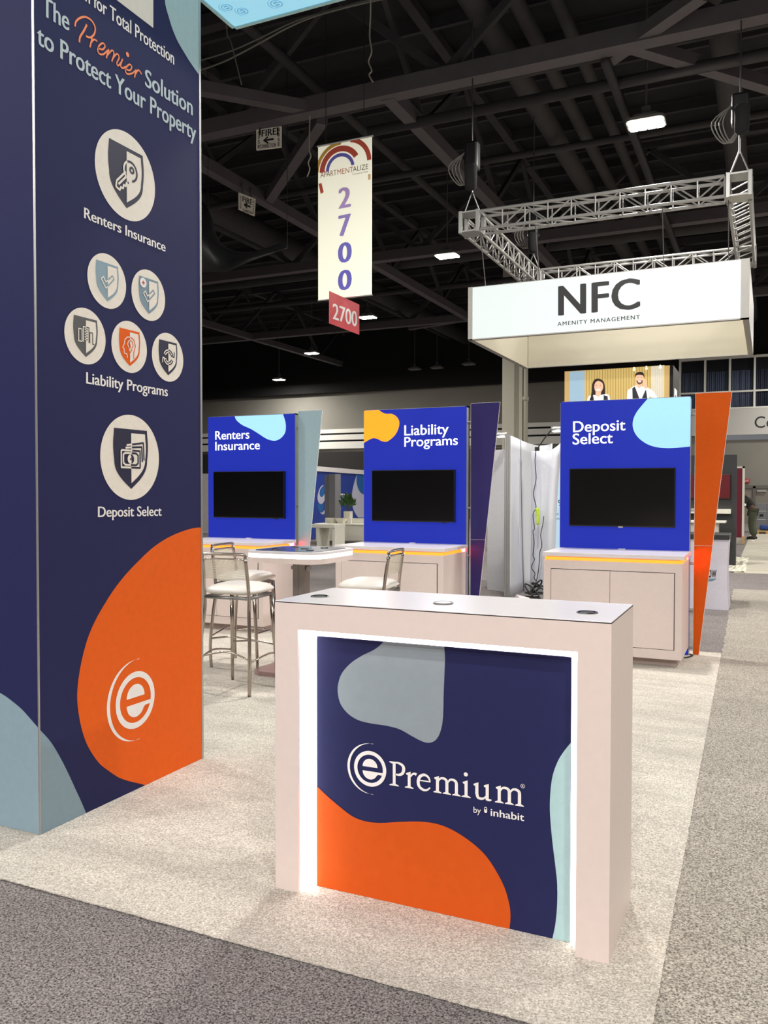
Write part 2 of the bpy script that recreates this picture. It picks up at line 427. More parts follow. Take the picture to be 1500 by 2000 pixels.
# windows of the upper level, right
_wx = [P(px_, 740, 'Y', WY-.2).x for px_ in (1328, 1377, 1425.5, 1474, 1523, 1572)]
for i, (x0, x1) in enumerate(zip(_wx, _wx[1:])):
    wn = thing('window_%d' % (i+1), 'tall dark upper window %d' % (i+1), 'window', (x0, WY, 5.35)); del wn['label']; del wn['category']; struct(wn)
    f = MB(); t = .045
    for (a, c) in (((x0-t, WY-.26, 5.35), (x0+t, WY+.0, 7.8)), ((x0+t, WY-.25, 7.72), (x1-t, WY, 7.82)), ((x0+t, WY-.25, 6.12), (x1-t, WY-.16, 6.20)), ((x0+t, WY-.25, 5.36), (x1-t, WY, 5.42))): f.box(a, c)
    f.done('frame', WALLW, wn)
    MB().box((x0+t, WY-.03, 5.42), (x1-t, WY-.02, 7.68)).done('pane', mat('dark_window_glass', (26, 28, 34), .25, spec=.3), wn)
    d = MB(); n = 60; ps = []
    for k in range(n+1):
        u = x0+.09+(x1-x0-.18)*k/n; ps.append((u, WY-.10+.022*math.sin(k*1.1+i)+.015*math.sin(k*.37)))
    for k in range(n):
        d.face(((*ps[k], 5.45), (*ps[k+1], 5.45), (*ps[k+1], 7.15), (*ps[k], 7.15)))
    o = d.done('curtain', mat('slate_curtain', (92, 102, 126), .8) if i < 3 else mat('navy_curtain', (44, 50, 70), .8), None, smooth=True)
    o.modifiers.new('thick', 'SOLIDIFY').thickness = .012
    tag(o, ['slate grey pleated curtain inside the leftmost upper window pane', 'slate grey pleated curtain in the upper window second from the left', 'slate grey pleated curtain in the upper window above the orange wing', 'dark navy curtain in the upper window above the wall lettering', 'dark navy curtain in the rightmost upper window'][i], 'curtain', 'curtains in the upper windows')
MB().box((-4.95, WY-.3, 4.12), (8, WY-.03, 5.35)).done('trim_10', mat('fascia_white', (206, 204, 198), .7))['kind'] = 'structure'
MB().box((-4.95, WY-.02, 5.35), (8, WY+.02, 7.12)).done('wall_back_windows', WALLG)['kind'] = 'structure'
fa = Face('Y', WY-.3, -1)
ws = thing('wall_lettering', 'black rounded wall letters on the white fascia at far right', 'sign', fa.px(1478, 850))
letters(fa, 'Co', BLACKINK, ws, (1474, 836), (1513, 834), (1474, 814), .0, 4)
# doors behind the worker
dr = thing('door_1', '', 'door', (0, WY-.1, 0)); del dr['label']; del dr['category']; struct(dr)
b = MB()
for x in (-2.1, -.62, .9): b.box((x-.06, WY-.16, 0), (x+.06, WY-.0, 1.72))
b.box((-2.1, WY-.16, 1.62), (2.2, WY, 1.76)); b.done('frame', mat('door_frame', (104, 100, 94), .6), dr)
MB().box((-2.04, WY-.10, 0), (.84, WY-.02, 1.62)).done('panel', mat('door_paint', (132, 126, 116), .6), dr)
MB().box((-.5, WY-.2, 1.46), (-.1, WY-.1, 1.54)).done('closer', ALU, dr)
es = Face('Y', WY-.12, -1)
ex = thing('exit_sign', 'red exit sign on the far wall above the doors', 'sign', es.px(1457, 945))
b = MB(); q = [es.px(*p) for p in ((1452, 935), (1464, 935), (1464, 943), (1452, 943))]; b.prism(q, (0, .1, 0)); b.done('plate', mat('exit_red', (150, 26, 34), .5, emit=.3), ex)
letters(es, 'EXIT', WHITEINK, ex, (1453, 941), (1463, 941), (1453, 937), .0, 6)

# steel column with its pipe
cy = 32.0; xa = P(981, 712, 'Y', cy).x; xb = P(1005, 712, 'Y', cy).x; xc = P(1019, 712, 'Y', cy).x; xd = P(1030, 712, 'Y', cy).x
b = MB().box((xa, cy, -.008), (xb, cy+.5, 10.9), .02); b.box((xb, cy+.12, -.008), (xc, cy+.5, 10.9)); struct(b.done('trim_11', BEIGE))
b = MB().cyl(((xc+xd)/2, cy+.2, -.008), ((xc+xd)/2, cy+.2, 10.9), (xd-xc)/2*.8, 16)
for z in (5.0, 3.2): b.cyl(((xc+xd)/2, cy+.2, z), ((xc+xd)/2, cy+.2, z+.16), (xd-xc)/2*1.1, 16)
struct(b.done('trim_12', BEIGE, smooth=True))

# ================================================================= TOWER
TX, TY0, TY1, TTOP = -2.8126, 2.6192, 3.7556, 4.25
TXL = TX-1.137
tw = thing('display_tower', 'tall navy advertising tower with icons and a big orange shape at left', 'display tower', (TX-.57, (TY0+TY1)/2, 0))
b = MB().box((TXL, TY0, 0), (TX, TY1-.012, TTOP)); b.done('panel', NAVY, tw)
b = MB().box((TX-.005, TY0-.002, 0), (TX+.002, TY0+.004, TTOP)); b.done('corner_trim', ALU, tw)
b = MB().box((TX-.05, TY1-.012, 0), (TX+.002, TY1+.004, TTOP)).box((TXL, TY1-.012, 0), (TX-.05, TY1+.004, TTOP)); b.done('frame', ALU, tw)
fr = Face('X', TX, 1); ff = Face('Y', TY0, -1)
S1 = lambda x, y: (x*.28, y*.28)
S2 = lambda x, y: (x*.28, 480+y*.28)
S3 = lambda x, y: (x*.33, 1000+y*.33)
og = [S3(*p) for p in ((1212, 90), (1140, 97), (1060, 122), (980, 160), (900, 215), (820, 290), (740, 375), (670, 465), (610, 560), (560, 650), (520, 745), (490, 850), (470, 950), (458, 1050), (458, 1130), (468, 1210), (485, 1290), (510, 1365), (545, 1430), (590, 1490), (640, 1530), (700, 1570), (760, 1592), (820, 1606), (862, 1618), (1212, 1452))]
TC = (TY0+.004, TY1-.013, .001, TTOP-.001)
fr.blob('orange_shape', ORANGE, tw, og, (0, 24), 1, TC)
fr.blob('blue_shape', DUSTBLUE, tw, [S3(*p) for p in ((230, 1283), (300, 1362), (360, 1462), (410, 1562), (450, 1650), (480, 1715), (512, 1790), (230, 1920))], (0, 6), 1, TC)
ff.blob('blue_shape', DUSTBLUE, tw, [S3(*p) for p in ((-420, 900), (-200, 960), (0, 1070), (60, 1110), (130, 1168), (190, 1235), (245, 1298), (245, 1925), (-420, 1850))], (0, 6), 1, (TXL+.01, TX-.004, .001, TTOP))
fr.blob('mint_shape', MINT, tw, [S1(*p) for p in ((1300, -700), (1190, -350), (1152, -130), (1150, 0), (1160, 60), (1180, 130), (1200, 195), (1235, 280), (1280, 360), (1330, 440), (1400, 540), (1400, -900))], (0, 10), 1, TC)
fr.blob('white_card', CREAM, tw, [S1(*p) for p in ((813, 0), (1068, 195), (1068, -230), (813, -430))])
letters(fr, 'for Total Protection', WHITEINK, tw, S1(650, 48), S1(1212, 453), S1(650, -50), .016, pre='Scan ')
letters(fr, 'The', LETGREY, tw, S1(288, 100), S1(481, 219), S1(288, -38), .018)
letters(fr, 'Solution', LETGREY, tw, S1(1008, 598), S1(1342, 806), S1(1008, 478), .018)
letters(fr, 'to Protect Your Property', LETGREY, tw, S1(255, 305), S1(1365, 984), S1(255, 167), .018)
# hand-written word
b = MB()
for st, wd in ((((520, 185), (527, 152), (552, 128), (592, 119), (634, 143), (660, 190), (655, 236), (628, 262), (596, 252)), 15), (((603, 172), (582, 215), (556, 258), (551, 296)), 16),
               (((641, 266), (632, 298), (624, 330)), 14), (((631, 300), (652, 277), (676, 288)), 13),
               (((682, 336), (712, 346), (730, 322), (714, 302), (690, 318), (679, 350), (691, 376), (720, 378), (748, 352)), 13),
               (((756, 344), (747, 375), (738, 406)), 13), (((746, 385), (778, 352), (792, 376), (776, 430)), 12), (((780, 412), (812, 376), (828, 402), (812, 440), (822, 458), (846, 430)), 12),
               (((852, 412), (838, 456), (852, 476), (876, 464)), 13), (((873, 482), (902, 492), (916, 468), (902, 450), (882, 464), (871, 494), (886, 517), (918, 512), (944, 492)), 12),
               (((948, 486), (941, 514), (935, 542)), 13), (((940, 520), (962, 490), (986, 518)), 12)):
    q = [fr.uv(fr.px(*S1(*p))) for p in st]
    q3 = catmull([(p.x, p.y, 0) for p in q], n=6)
    wu = (fr.px(*S1(st[0][0], st[0][1]+wd))-fr.px(*S1(*st[0]))).length*1.0
    ribbon(fr, b, [Vector((p.x, p.y)) for p in q3], wu*.95)
cdot = fr.uv(fr.px(*S1(887, 381))); fan(fr, b, arc(cdot, .011, 0, 350, 16), 2)
b.done('script_lettering', mat('orange_ink', (255, 134, 70), .5), tw)
letters(fr, 'Renters Insurance', WHITEINK, tw, S1(583, 1520), S1(1152, 1757), S1(583, 1446), .018)
letters(fr, 'Liability Programs', WHITEINK, tw, S2(598, 960), S2(1168, 1051), S2(598, 882), .018)
letters(fr, 'Deposit Select', WHITEINK, tw, S2(680, 1892), S2(1125, 1883), S2(680, 1820), .018)

INKS = {'navy': NAVY, 'blue': mat('icon_blue', (138, 165, 180), .5), 'bluegrey': mat('icon_blue_grey', (126, 150, 166), .5), 'grey': mat('icon_grey', (88, 88, 90), .5), 'orange': ORANGE, 'ink': mat('icon_navy', (28, 28, 60), .5)}
def icon(L_, R_, ink, strokes, sw=.055, extra=None, shield=(.56, .60, -.74)):
    a = fr.uv(fr.px(*L_)); c = fr.uv(fr.px(*R_)); r = abs(c.x-a.x)/2; ce = (a+c)/2
    db = MB(); fan(fr, db, arc(ce, r, 0, 355, 71), 1); d = db.done('icon_disc', CREAM, tw)
    sw2, top, tip = shield
    def outl(k):
        w_ = sw2*(1-k); t_ = top-k*sw2*1.05; p_ = tip+k*.95
        pts = [Vector((-w_, t_+.06*(1-k))), Vector((w_, t_+.06*(1-k)))]
        def fw(s): return 1+.06*math.sin(PI*min(1, s/.5)) if s < .5 else math.cos(((s-.5)/.5)**1.15*PI/2)
        for i in range(1, 21):
            s = i/20; pts.append(Vector((w_*fw(s) if s < 1 else 0, t_+(p_-t_)*s)))
        for i in range(19, 0, -1):
            s = i/20; pts.append(Vector((-w_*fw(s), t_+(p_-t_)*s)))
        return pts
    sb = MB(); fan(fr, sb, [ce+p*r for p in outl(0)], 2); sh = sb.done('shield', INKS[ink], d)
    inner = [p for p in outl(.14) if p.x >= -1e-6]
    inner = [Vector((0, inner[0].y))]+inner
    if abs(inner[-1].x) > 1e-6: inner.append(Vector((0, inner[-1].y)))
    ib = MB(); fan(fr, ib, [ce+p*r for p in inner], 3); ib.done('shield_half', CREAM, d)
    wb, kb = MB(), MB(); nw = nk = 0
    for st in strokes:
        st = [Vector(p) for p in st]; dense = []
        for p, q in zip(st, st[1:]):
            n = max(1, int((q-p).length/.03))
            for k in range(n): dense.append(p+(q-p)*k/n)
        dense.append(st[-1])
        run = [dense[0]]
        for p, q in zip(dense, dense[1:]):
            run.append(q)
            if (p.x < 0) != (q.x < 0):
                if p.x < 0: ribbon(fr, wb, [ce+z*r for z in run], sw*r, 4); nw += 1
                else: ribbon(fr, kb, [ce+z*r for z in run], sw*r, 4); nk += 1
                run = [q]
        if len(run) > 1:
            if run[-1].x < 0 or (run[-1].x == 0 and run[0].x < 0): ribbon(fr, wb, [ce+z*r for z in run], sw*r, 4); nw += 1
            else: ribbon(fr, kb, [ce+z*r for z in run], sw*r, 4); nk += 1
    if nw: wb.done('pictogram', CREAM, d)
    if nk: kb.done('pictogram', INKS[ink], d)
    if extra: extra(d, ce, r)
def circ(cx, cy, r, a0=0, a1=360, n=28): return [tuple(p) for p in arc((cx, cy), r, a0, a1, n)]
key = [[(-.34, -.22), (-.36, -.36), (-.24, -.40), (-.20, -.32), (-.13, -.33), (-.11, -.24), (-.04, -.25), (-.02, -.17), (.06, -.14)], [(-.34, -.22), (-.04, .08)], [(-.28, -.28), (-.02, -.02)],
       circ(.12, .14, .22, 225, -75), circ(.17, .18, .06)]
icon(S1(660, 1110), S1(1080, 1335), 'ink', key, .05)
chk = [[(-.34, .02), (-.22, .12), (-.10, -.06), (.24, .26), (.33, .14), (-.10, -.28), (-.34, .02)]]
icon(S2(608, 192), S2(878, 300), 'blue', chk, .045)
def plus(d, ce, r):
    b = MB(); q = ce+Vector((-.36, .42))*r; fan(fr, b, arc(q, .19*r, 0, 350, 24), 5); b.done('badge', WHITEINK, d)
    b = MB(); ribbon(fr, b, [q+Vector((-.08, 0))*r, q+Vector((.08, 0))*r], .045*r, 6); ribbon(fr, b, [q+Vector((0, -.08))*r, q+Vector((0, .08))*r], .045*r, 6); b.done('plus_mark', mat('red_ink', (200, 60, 50), .5), d)
icon(S2(915, 287), S2(1150, 402), 'bluegrey', chk, .045, plus)
bld = [[(-.40, -.22), (-.20, -.22), (-.20, .22), (-.36, .22), (-.36, -.22)], [(-.14, -.22), (-.14, .32), (.14, .32), (.14, -.22)], [(.18, -.22), (.18, .16), (.32, .16), (.32, -.24), (.40, -.24)]]
for k in range(5): bld.append([(-.07, .24-.09*k), (.07, .24-.09*k)])
icon(S2(447, 577), S2(735, 682), 'grey', bld, .04)
head = [[(-.16, -.44), (-.18, -.30), (-.34, -.28), (-.34, -.12), (-.42, -.08), (-.33, .08), (-.30, .24), (-.16, .36), (.04, .38), (.22, .30), (.30, .10), (.26, -.08), (.20, -.20), (.20, -.44)], circ(.02, .10, .15, -60, 240), [(-.05, -.05), (-.05, -.14), (.09, -.14), (.09, -.05)], [(0, -.20), (.05, -.20)], [(.0, .10), (.0, -.05)]]
icon(S2(775, 652), S2(1023, 758), 'orange', head, .04)
rec = [circ(0, 0, .30, 160, 20), circ(0, 0, .20, 160, 40), circ(0, 0, .30, 340, 200), circ(0, 0, .20, 340, 220), [(.38, .26), (.36, .04), (.14, .10)], [(-.38, -.26), (-.36, -.04), (-.14, -.10)]]
icon(S2(1058, 732), S2(1277, 823), 'ink', rec, .05)
bill = [[(-.34, .16), (.30, .16), (.30, -.24), (-.34, -.24), (-.34, .16)], [(-.27, .07), (-.20, .10), (.16, .10), (.23, .05), (.23, -.13), (.16, -.18), (-.20, -.18), (-.27, -.13), (-.27, .07)], circ(-.02, -.04, .09), circ(-.02, -.04, .05), [(-.20, .22), (.36, .26), (.38, -.10)], [(-.16, .28), (.42, .36), (.44, -.06)]]
icon(S2(697, 1442), S2(1107, 1508), 'ink', bill, .045)
a = fr.uv(fr.px(*S3(682, 1140))); c2 = fr.uv(fr.px(*S3(913, 1085)))
e_logo(fr, WHITEINK, tw, ((a.x+c2.x)/2, (a.y+c2.y)/2), (c2.x-a.x)/2*1.0, 2)

# ================================================================= FRONT COUNTER
X0, X1, Y0, Y1, H = -1.6456, -.4351, 2.6327, 3.0868, 1.067
ct = thing('reception_counter', 'white front counter with glowing edge and navy panel', 'counter', ((X0+X1)/2, (Y0+Y1)/2, 0))
b = MB()
b.prism([(X0, Y0, 0), (-1.549, Y0, 0), (-1.549, Y0, .966), (-.539, Y0, .966), (-.539, Y0, 0), (X1, Y0, 0), (X1, Y0, H-.004), (X0, Y0, H-.004)], (0, Y1-Y0, 0))
b.box((-1.5485, Y0+.13, 0), (-.5395, Y1-.001, .9655))
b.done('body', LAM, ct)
MB().box((X0-.0006, Y0-.0006, H-.0055), (X1+.0006, Y1-.003, H-.0030)).done('shadow_gap', DARKGAP, ct)
MB().box((X0, Y0, H-.003), (X1, Y1, H), .001).done('countertop', LAMTOP, ct)
b = MB(); yb = Y0+.090
b.box((-1.548, yb, .0), (-1.500, yb+.03, .965)); b.box((-.588, yb, .0), (-.540, yb+.03, .965)); b.box((-1.548, yb, .92), (-.540, yb+.03, .965))
b.box((-1.549, Y0+.018, .0), (-1.545, yb, .965))
b.done('light_strip', WHITE_LED, ct)
gp = MB().box((-1.513, 2.708, 0), (-.5735, 2.716, .9335), .001).done('graphic_panel', NAVY, ct)
fg = Face('Y', 2.708, -1)
G6 = lambda x, y: (520+x*.49333, 1130+y*.49333)
G7 = lambda x, y: (520+x*.49333, 1400+y*.49333)
GC = (-1.5125, -.574, .001, .933)
fg.blob('grey_shape', GREYBLUE, gp, [G6(*p) for p in ((470, 240), (462, 253), (430, 280), (380, 305), (335, 335), (300, 375), (285, 420), (285, 460), (297, 500), (325, 535), (365, 560), (415, 573), (480, 583), (530, 597), (575, 622), (615, 643), (645, 650), (672, 638), (690, 605), (700, 550), (703, 450), (707, 350), (708, 310), (704, 262))], (0, 23), 1, GC)
fg.blob('orange_shape', ORANGE_DEEP, gp, [G7(*p) for p in ((196, 270), (240, 312), (290, 355), (340, 393), (390, 413), (450, 420), (530, 416), (610, 415), (680, 425), (745, 452), (810, 495), (865, 545), (910, 610), (945, 680), (964, 750), (967, 800), (962, 845), (196, 668))], (0, 16), 1, GC)
fg.blob('teal_shape', PALETEAL, gp, [G7(*p) for p in ((1212, 95), (1180, 135), (1155, 175), (1135, 230), (1126, 290), (1123, 360), (1127, 430), (1135, 510), (1145, 590), (1152, 660), (1152, 740), (1145, 820), (1131, 886), (1212, 900))], (0, 12), 1, GC)
G8 = lambda x, y: (670+x*.246667, 1440+y*.246667)
a = fg.uv(fg.px(*G8(92, 236))); c2 = fg.uv(fg.px(*G8(342, 260))); RL = (c2.x-a.x)/2
e_logo(fg, WHITEINK, gp, ((a.x+c2.x)/2, (a.y+c2.y)/2), RL*1.02, 2)
def serif_word(face, m, par, BL, BR, TL, lvl=2):
    """the word Premium in an old-style serif, drawn stem by stem"""
    b = MB(); polys = []; XH = .66
    def R_(x0, y0, x1, y1): polys.append([(x0, y0), (x1, y0), (x1, y1), (x0, y1)])
    def slab(xc, y, w_, up=True):
        h = .05; s = 1 if up else -1
        polys.append([(xc-w_/2, y), (xc+w_/2, y), (xc+w_/2, y+s*h*.6), (xc+w_*.22, y+s*h*1.6), (xc-w_*.22, y+s*h*1.6), (xc-w_/2, y+s*h*.6)])
    def flag(x, y, st): polys.append([(x-.13, y-.10), (x-.13, y-.055), (x+st/2, y+.03), (x+st/2, y-.14), (x-st/2, y-.14)])
    def curve(pts, w0, w1=None, wm=None):
        q = catmull([(p[0], p[1], 0) for p in pts], n=8); n = len(q); L, Rr = [], []
        for i in range(n):
            d = (q[min(i+1, n-1)]-q[max(i-1, 0)]).normalized(); t = i/(n-1)
            wd = w0+((w1 if w1 is not None else w0)-w0)*t
            if wm is not None: wd += (wm-(w0+(w1 if w1 is not None else w0))/2)*math.sin(PI*t)
            L.append((q[i].x-d.y*wd/2, q[i].y+d.x*wd/2)); Rr.append((q[i].x+d.y*wd/2, q[i].y-d.x*wd/2))
        for i in range(n-1): polys.append([L[i], Rr[i], Rr[i+1], L[i+1]])
    S = .12
    # P
    x = .17; R_(x-S/2, 0, x+S/2, .98); slab(x, 0, .40); polys.append([(x-.2, 1), (x-.2, .955), (x-S/2, .90), (x+S/2, .90), (x+S/2, 1)])
    curve([(x, .965), (x+.20, .965), (x+.36, .88), (x+.40, .73), (x+.34, .56), (x+.20, .485), (x, .485)], .05, .05, .13)
    # r
    x = .80; R_(x-S/2, 0, x+S/2, XH-.02); slab(x, 0, .36); flag(x, XH, S)
    curve([(x+.04, .46), (x+.12, .58), (x+.22, .63), (x+.30, .60)], .05, .12)
    # e
    x = 1.42; curve([(x+.24, .16), (x+.12, .05), (x-.04, .03), (x-.20, .14), (x-.245, .33), (x-.18, .54), (x, .645), (x+.17, .57), (x+.235, .40)], .05, .06, .125)
    polys.append([(x-.24, .37), (x+.26, .37), (x+.26, .42), (x-.24, .42)])
    # m
    def m_(x):
        for k in range(3):
            xx = x+k*.38; R_(xx-S/2, 0, xx+S/2, XH-.02 if k == 0 else .46); slab(xx, 0, .33)
            if k: curve([(xx-.38+.04, .48), (xx-.26, .60), (xx-.12, .62), (xx-.02, .55), (xx, .44)], .05, S, .10)
        flag(x, XH, S)
    m_(1.96)
    # i
    x = 3.10; R_(x-S/2, 0, x+S/2, XH-.02); slab(x, 0, .36); flag(x, XH, S); polys.append([tuple(p) for p in arc((x-.01, .92), .082, 0, 345, 18)])
    # u
    x = 3.52; R_(x-S/2, .20, x+S/2, XH-.02); flag(x, XH-.01, S); curve([(x, .24), (x+.04, .09), (x+.15, .05), (x+.27, .08), (x+.36, .18)], S, .05, .10)
    x = 3.92; R_(x-S/2, .02, x+S/2, XH-.02); flag(x, XH-.01, S); polys.append([(x, .10), (x, 0), (x+.10, .0), (x+.17, .04), (x+.17, .075)])
    m_(4.38)
    W = 4.38+.76+.165; x00 = -.03
    a = face.uv(face.px(*BL)); bb = face.uv(face.px(*BR)); c = face.uv(face.px(*TL)); ex = (bb-a)/(W-x00); ey = c-a
    for pl in polys:
        q = [a+ex*(p[0]-x00)+ey*p[1] for p in pl]
        try: fan(face, b, q, lvl)
        except ValueError: pass
    return b.done('lettering', m, par)
serif_word(fg, WHITEINK, gp, G8(370, 376), G8(1434, 549), G8(370, 186))
b = MB(); a = fg.uv(fg.px(*G8(1424, 385))); band(fg, b, a, .0072, .0060, 0, 360, 2, 28); b.done('emblem', WHITEINK, gp)
letters(fg, 'R', WHITEINK, gp, G8(1417, 393), G8(1432, 395), G8(1417, 376), .0)
letters(fg, 'by', WHITEINK, gp, G8(1035, 594), G8(1093, 603), G8(1035, 547), .0, capch='b')
letters(fg, 'inhabit', WHITEINK, gp, G8(1170, 619), G8(1436, 662), G8(1170, 562), .012, capch='h')
a = fg.uv(fg.px(*G8(1131, 573))); hw, hh = .0052, .0104
b = MB(); pill = [Vector(p)+Vector((0, hh-hw)) for p in arc(a, hw, 0, 180, 16)]+[Vector(p)-Vector((0, hh-hw)) for p in arc(a, hw, 180, 360, 16)]
fan(fg, b, pill, 2); b.done('emblem', WHITEINK, gp)
b = MB(); fan(fg, b, arc(a+Vector((0, hh-hw)), hw*.62, 0, 345, 20), 3); b.done('emblem_dot', NAVY, gp)
for i, (x, y) in enumerate(((-1.552, 2.803), (-1.054, 2.812), (-.542, 2.801))):
    b = MB(); r = .036
    b.lathe((x, y, H-.001), [(r, 0), (r, .003), (r*.92, .005), (r*.80, .005), (r*.78, .001), (.0005, .001)] if i != 1 else [(r, 0), (r, .006), (r*.85, .007), (r*.80, .004), (.0005, .004)], 32)
    g = b.done('grommet', CHROME if i != 1 else STEEL, ct, smooth=False)
    b = MB()
    if i == 1: b.lathe((x, y, H+.003), [(r*.76, 0), (r*.76, .002), (.0005, .002)], 28); b.done('grommet_cap', LAMTOP, g)
    else:
        b.lathe((x, y, H), [(r*.62, 0), (r*.62, .003), (.0005, .003)], 24); b.done('grommet_cap', DARKGAP, g)

# ================================================================= KIOSKS
KY, KP, KZT, KZB = 7.313, 7.969, 2.3186, .936
def kiosk(x0, x1, label):
    k = thing('display_kiosk', label, 'kiosk', ((x0+x1)/2, 7.7, 0), 0, 'blue backlit kiosks in a row')
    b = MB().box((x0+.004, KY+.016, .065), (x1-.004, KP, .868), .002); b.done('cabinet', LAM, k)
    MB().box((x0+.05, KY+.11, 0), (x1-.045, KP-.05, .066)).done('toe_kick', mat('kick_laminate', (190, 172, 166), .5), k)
    MB().box((x0-.003, KY, .902), (x1+.014, KP, KZB), .003).done('countertop', LAMTOP, k)
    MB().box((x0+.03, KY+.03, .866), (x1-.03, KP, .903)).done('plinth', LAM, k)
    b = MB().box((x0+.016, KY+.020, .869), (x1-.014, KY+.032, .893)); b.box((x1-.026, KY+.03, .869), (x1-.012, KP-.10, .893)); b.box((x0+.014, KY+.03, .869), (x0+.026, KP-.10, .893)); b.done('light_strip', AMBER_LED, k)
    b = MB().box((x1-.028, KP-.10, .869), (x1-.008, KP-.004, .899)); b.done('light_end', RED_LED, k)
    dx0, dxm, dx1 = x0+.074, x0+.581, x1-.066
    for i, (a, c) in enumerate(((dx0, dxm-.0015), (dxm+.0015, dx1))):
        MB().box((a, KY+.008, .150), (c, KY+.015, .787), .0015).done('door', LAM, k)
    b = MB().box((dx0-.005, KY+.0155, .145), (dx1+.006, KY+.0165, .792)); b.done('door_gap', DARKGAP, k)
    b = MB(); t = .014
    b.box((x0, KP+.004, 0), (x0+t, KP+.09, KZT)); b.box((x1-t, KP+.004, 0), (x1, KP+.09, KZT)); b.box((x0, KP+.004, KZT-t), (x1, KP+.09, KZT)); b.box((x0, KP+.06, 0), (x1, KP+.085, KZT))
    f = b.done('frame', ALU, k)
    p = MB().box((x0+.003, KP, .0), (x1-.003, KP+.05, KZT-.004)).done('lightbox_panel', BLIT, k)
    MB().box(((x0+x1)/2-.03, KP-.05, KZB), ((x0+x1)/2+.03, KP-.012, KZB+.006)).done('cable_cover', WHITEINK, k)
    return k, p
KX = [(-1.8082, -.6395), (-3.8851, -2.7439), (-5.8810, -4.7208)]
fk = Face('Y', KP, -1)
K4 = lambda x, y: (1040+x*.306667, 740+y*.306667)
K3 = lambda x, y: (700+x*.28, 780+y*.28)
K2 = lambda x, y: (380+x*.28, 780+y*.28)
def KC(i): return (KX[i][0]+.0035, KX[i][1]-.0035, .001, KZT-.005)
k, p = kiosk(*KX[0], 'rightmost blue kiosk, lettered Deposit Select, with a pale blue shape')
fk.blob('sky_shape', BLIT_SKY, p, [K4(*q) for q in ((752, 105), (735, 125), (700, 165), (665, 210), (645, 250), (638, 295), (650, 340), (680, 380), (730, 415), (790, 435), (860, 441), (930, 438), (1020, 429), (1020, 95))], (0, 12), 1, KC(0))
letters(fk, 'Deposit', BLIT_W, p, K4(259, 340), K4(592, 327), K4(259, 272), .009)
letters(fk, 'Select', BLIT_W, p, K4(256, 418), K4(512, 409), K4(256, 350), .009)
k, p = kiosk(*KX[1], 'middle blue kiosk, lettered Liability Programs, with an orange shape')
fk.blob('orange_shape', BLIT_OR, p, [K3(*q) for q in ((25, 60), (120, 60), (142, 73), (165, 90), (195, 101), (230, 101), (260, 115), (280, 140), (286, 165), (280, 200), (262, 240), (235, 270), (205, 292), (185, 296), (160, 290), (130, 275), (100, 272), (70, 285), (25, 312))], (1, 18), 1, KC(1))
letters(fk, 'Liability', BLIT_W, p, K3(321, 252), K3(630, 240), K3(321, 182), .009)
letters(fk, 'Programs', BLIT_W, p, K3(321, 330), K3(694, 317), K3(321, 264), .009)
k, p = kiosk(*KX[2], 'leftmost blue kiosk, lettered Renters Insurance, behind the bar stools')
fk.blob('sky_shape', BLIT_SKY, p, [K2(*q) for q in ((274, 95), (280, 118), (295, 148), (335, 180), (390, 205), (440, 235), (490, 268), (530, 285), (570, 287), (605, 268), (630, 235), (637, 195), (632, 150), (612, 90))], (0, 13), 1, KC(2))
letters(fk, 'Renters', BLIT_W, p, K2(145, 282), K2(383, 273), K2(145, 223), .009)
letters(fk, 'Insurance', BLIT_W, p, K2(145, 356), K2(456, 348), K2(145, 297), .009)

def tv(cs, label, logo):
    yv = 7.925; q = [P(x, y, 'Y', yv) for x, y in cs]
    x0 = (q[0].x+q[3].x)/2; x1 = (q[1].x+q[2].x)/2; z1 = (q[0].z+q[1].z)/2; z0 = (q[2].z+q[3].z)/2
    t = thing('television', label, 'television', ((x0+x1)/2, yv, z0), 0, 'wall televisions on the kiosks')
    MB().box((x0, yv+.002, z0), (x1, yv+.038, z1), .003).done('casing', BEZEL, t)
    MB().box((x0+.008, yv, z0+.014), (x1-.008, yv+.003, z1-.008)).done('screen', SCREEN, t)
    xm = (x0+x1)/2 if logo == 'mid' else x1-.11
    MB().box((xm-.022, yv-.004, z0-.008), (xm+.022, yv+.012, z0+.006), .002).done('sensor', ALU if logo == 'mid' else BEZEL, t)
    MB().box(((x0+x1)/2-.2, yv+.038, (z0+z1)/2-.15), ((x0+x1)/2+.2, KP, (z0+z1)/2+.15)).done('bracket', BEZEL, t)
tv(((1111, 916), (1319, 912.6), (1318, 1030.5), (1112.5, 1028)), 'switched-off black television below the words Deposit Select', 'mid')
tv(((725.5, 918.6), (888, 917), (887, 1020), (726.6, 1018.5)), 'switched-off black television below the words Liability Programs', 'r')
tv(((414, 921), (552, 920), (557, 1013), (419, 1011)), 'switched-off black television below the words Renters Insurance', 'r')

def wing(xr, m, label, seam, zs):
    yw = 8.012; x0 = xr; ZT = 2.345
    t = thing('wing_panel', label, 'display panel', (x0+.02, yw, 0), 0, 'tapered wing panels beside the kiosks')
    def shape(e, z0, z1):
        wz = lambda z: .046+(.297-.046)*z/ZT
        return [(x0-e, z0), (x0+wz(z0)+e, z0), (x0+wz(z1)+e, z1), (x0-e, z1)]
    zm = .985
    for z0, z1 in (((0, zm-.002), (zm+.002, ZT)) if seam else ((0, ZT),)):
        MB().prism([(x, yw, z) for x, z in shape(0, z0, z1)], (0, .014, 0)).done('panel', m, t)
    MB().prism([(x, yw+.004, z) for x, z in shape(.0035, .0, ZT+.003)], (0, .006, 0)).done('edge_core', WHITEINK, t)
    for z in zs:
        MB().cyl((x0-.035, yw+.02, z), (x0+.02, yw+.02, z), .011, 14).done('standoff', STEEL, t)
ZS = (.06, .39, .82, 1.30, 2.16)
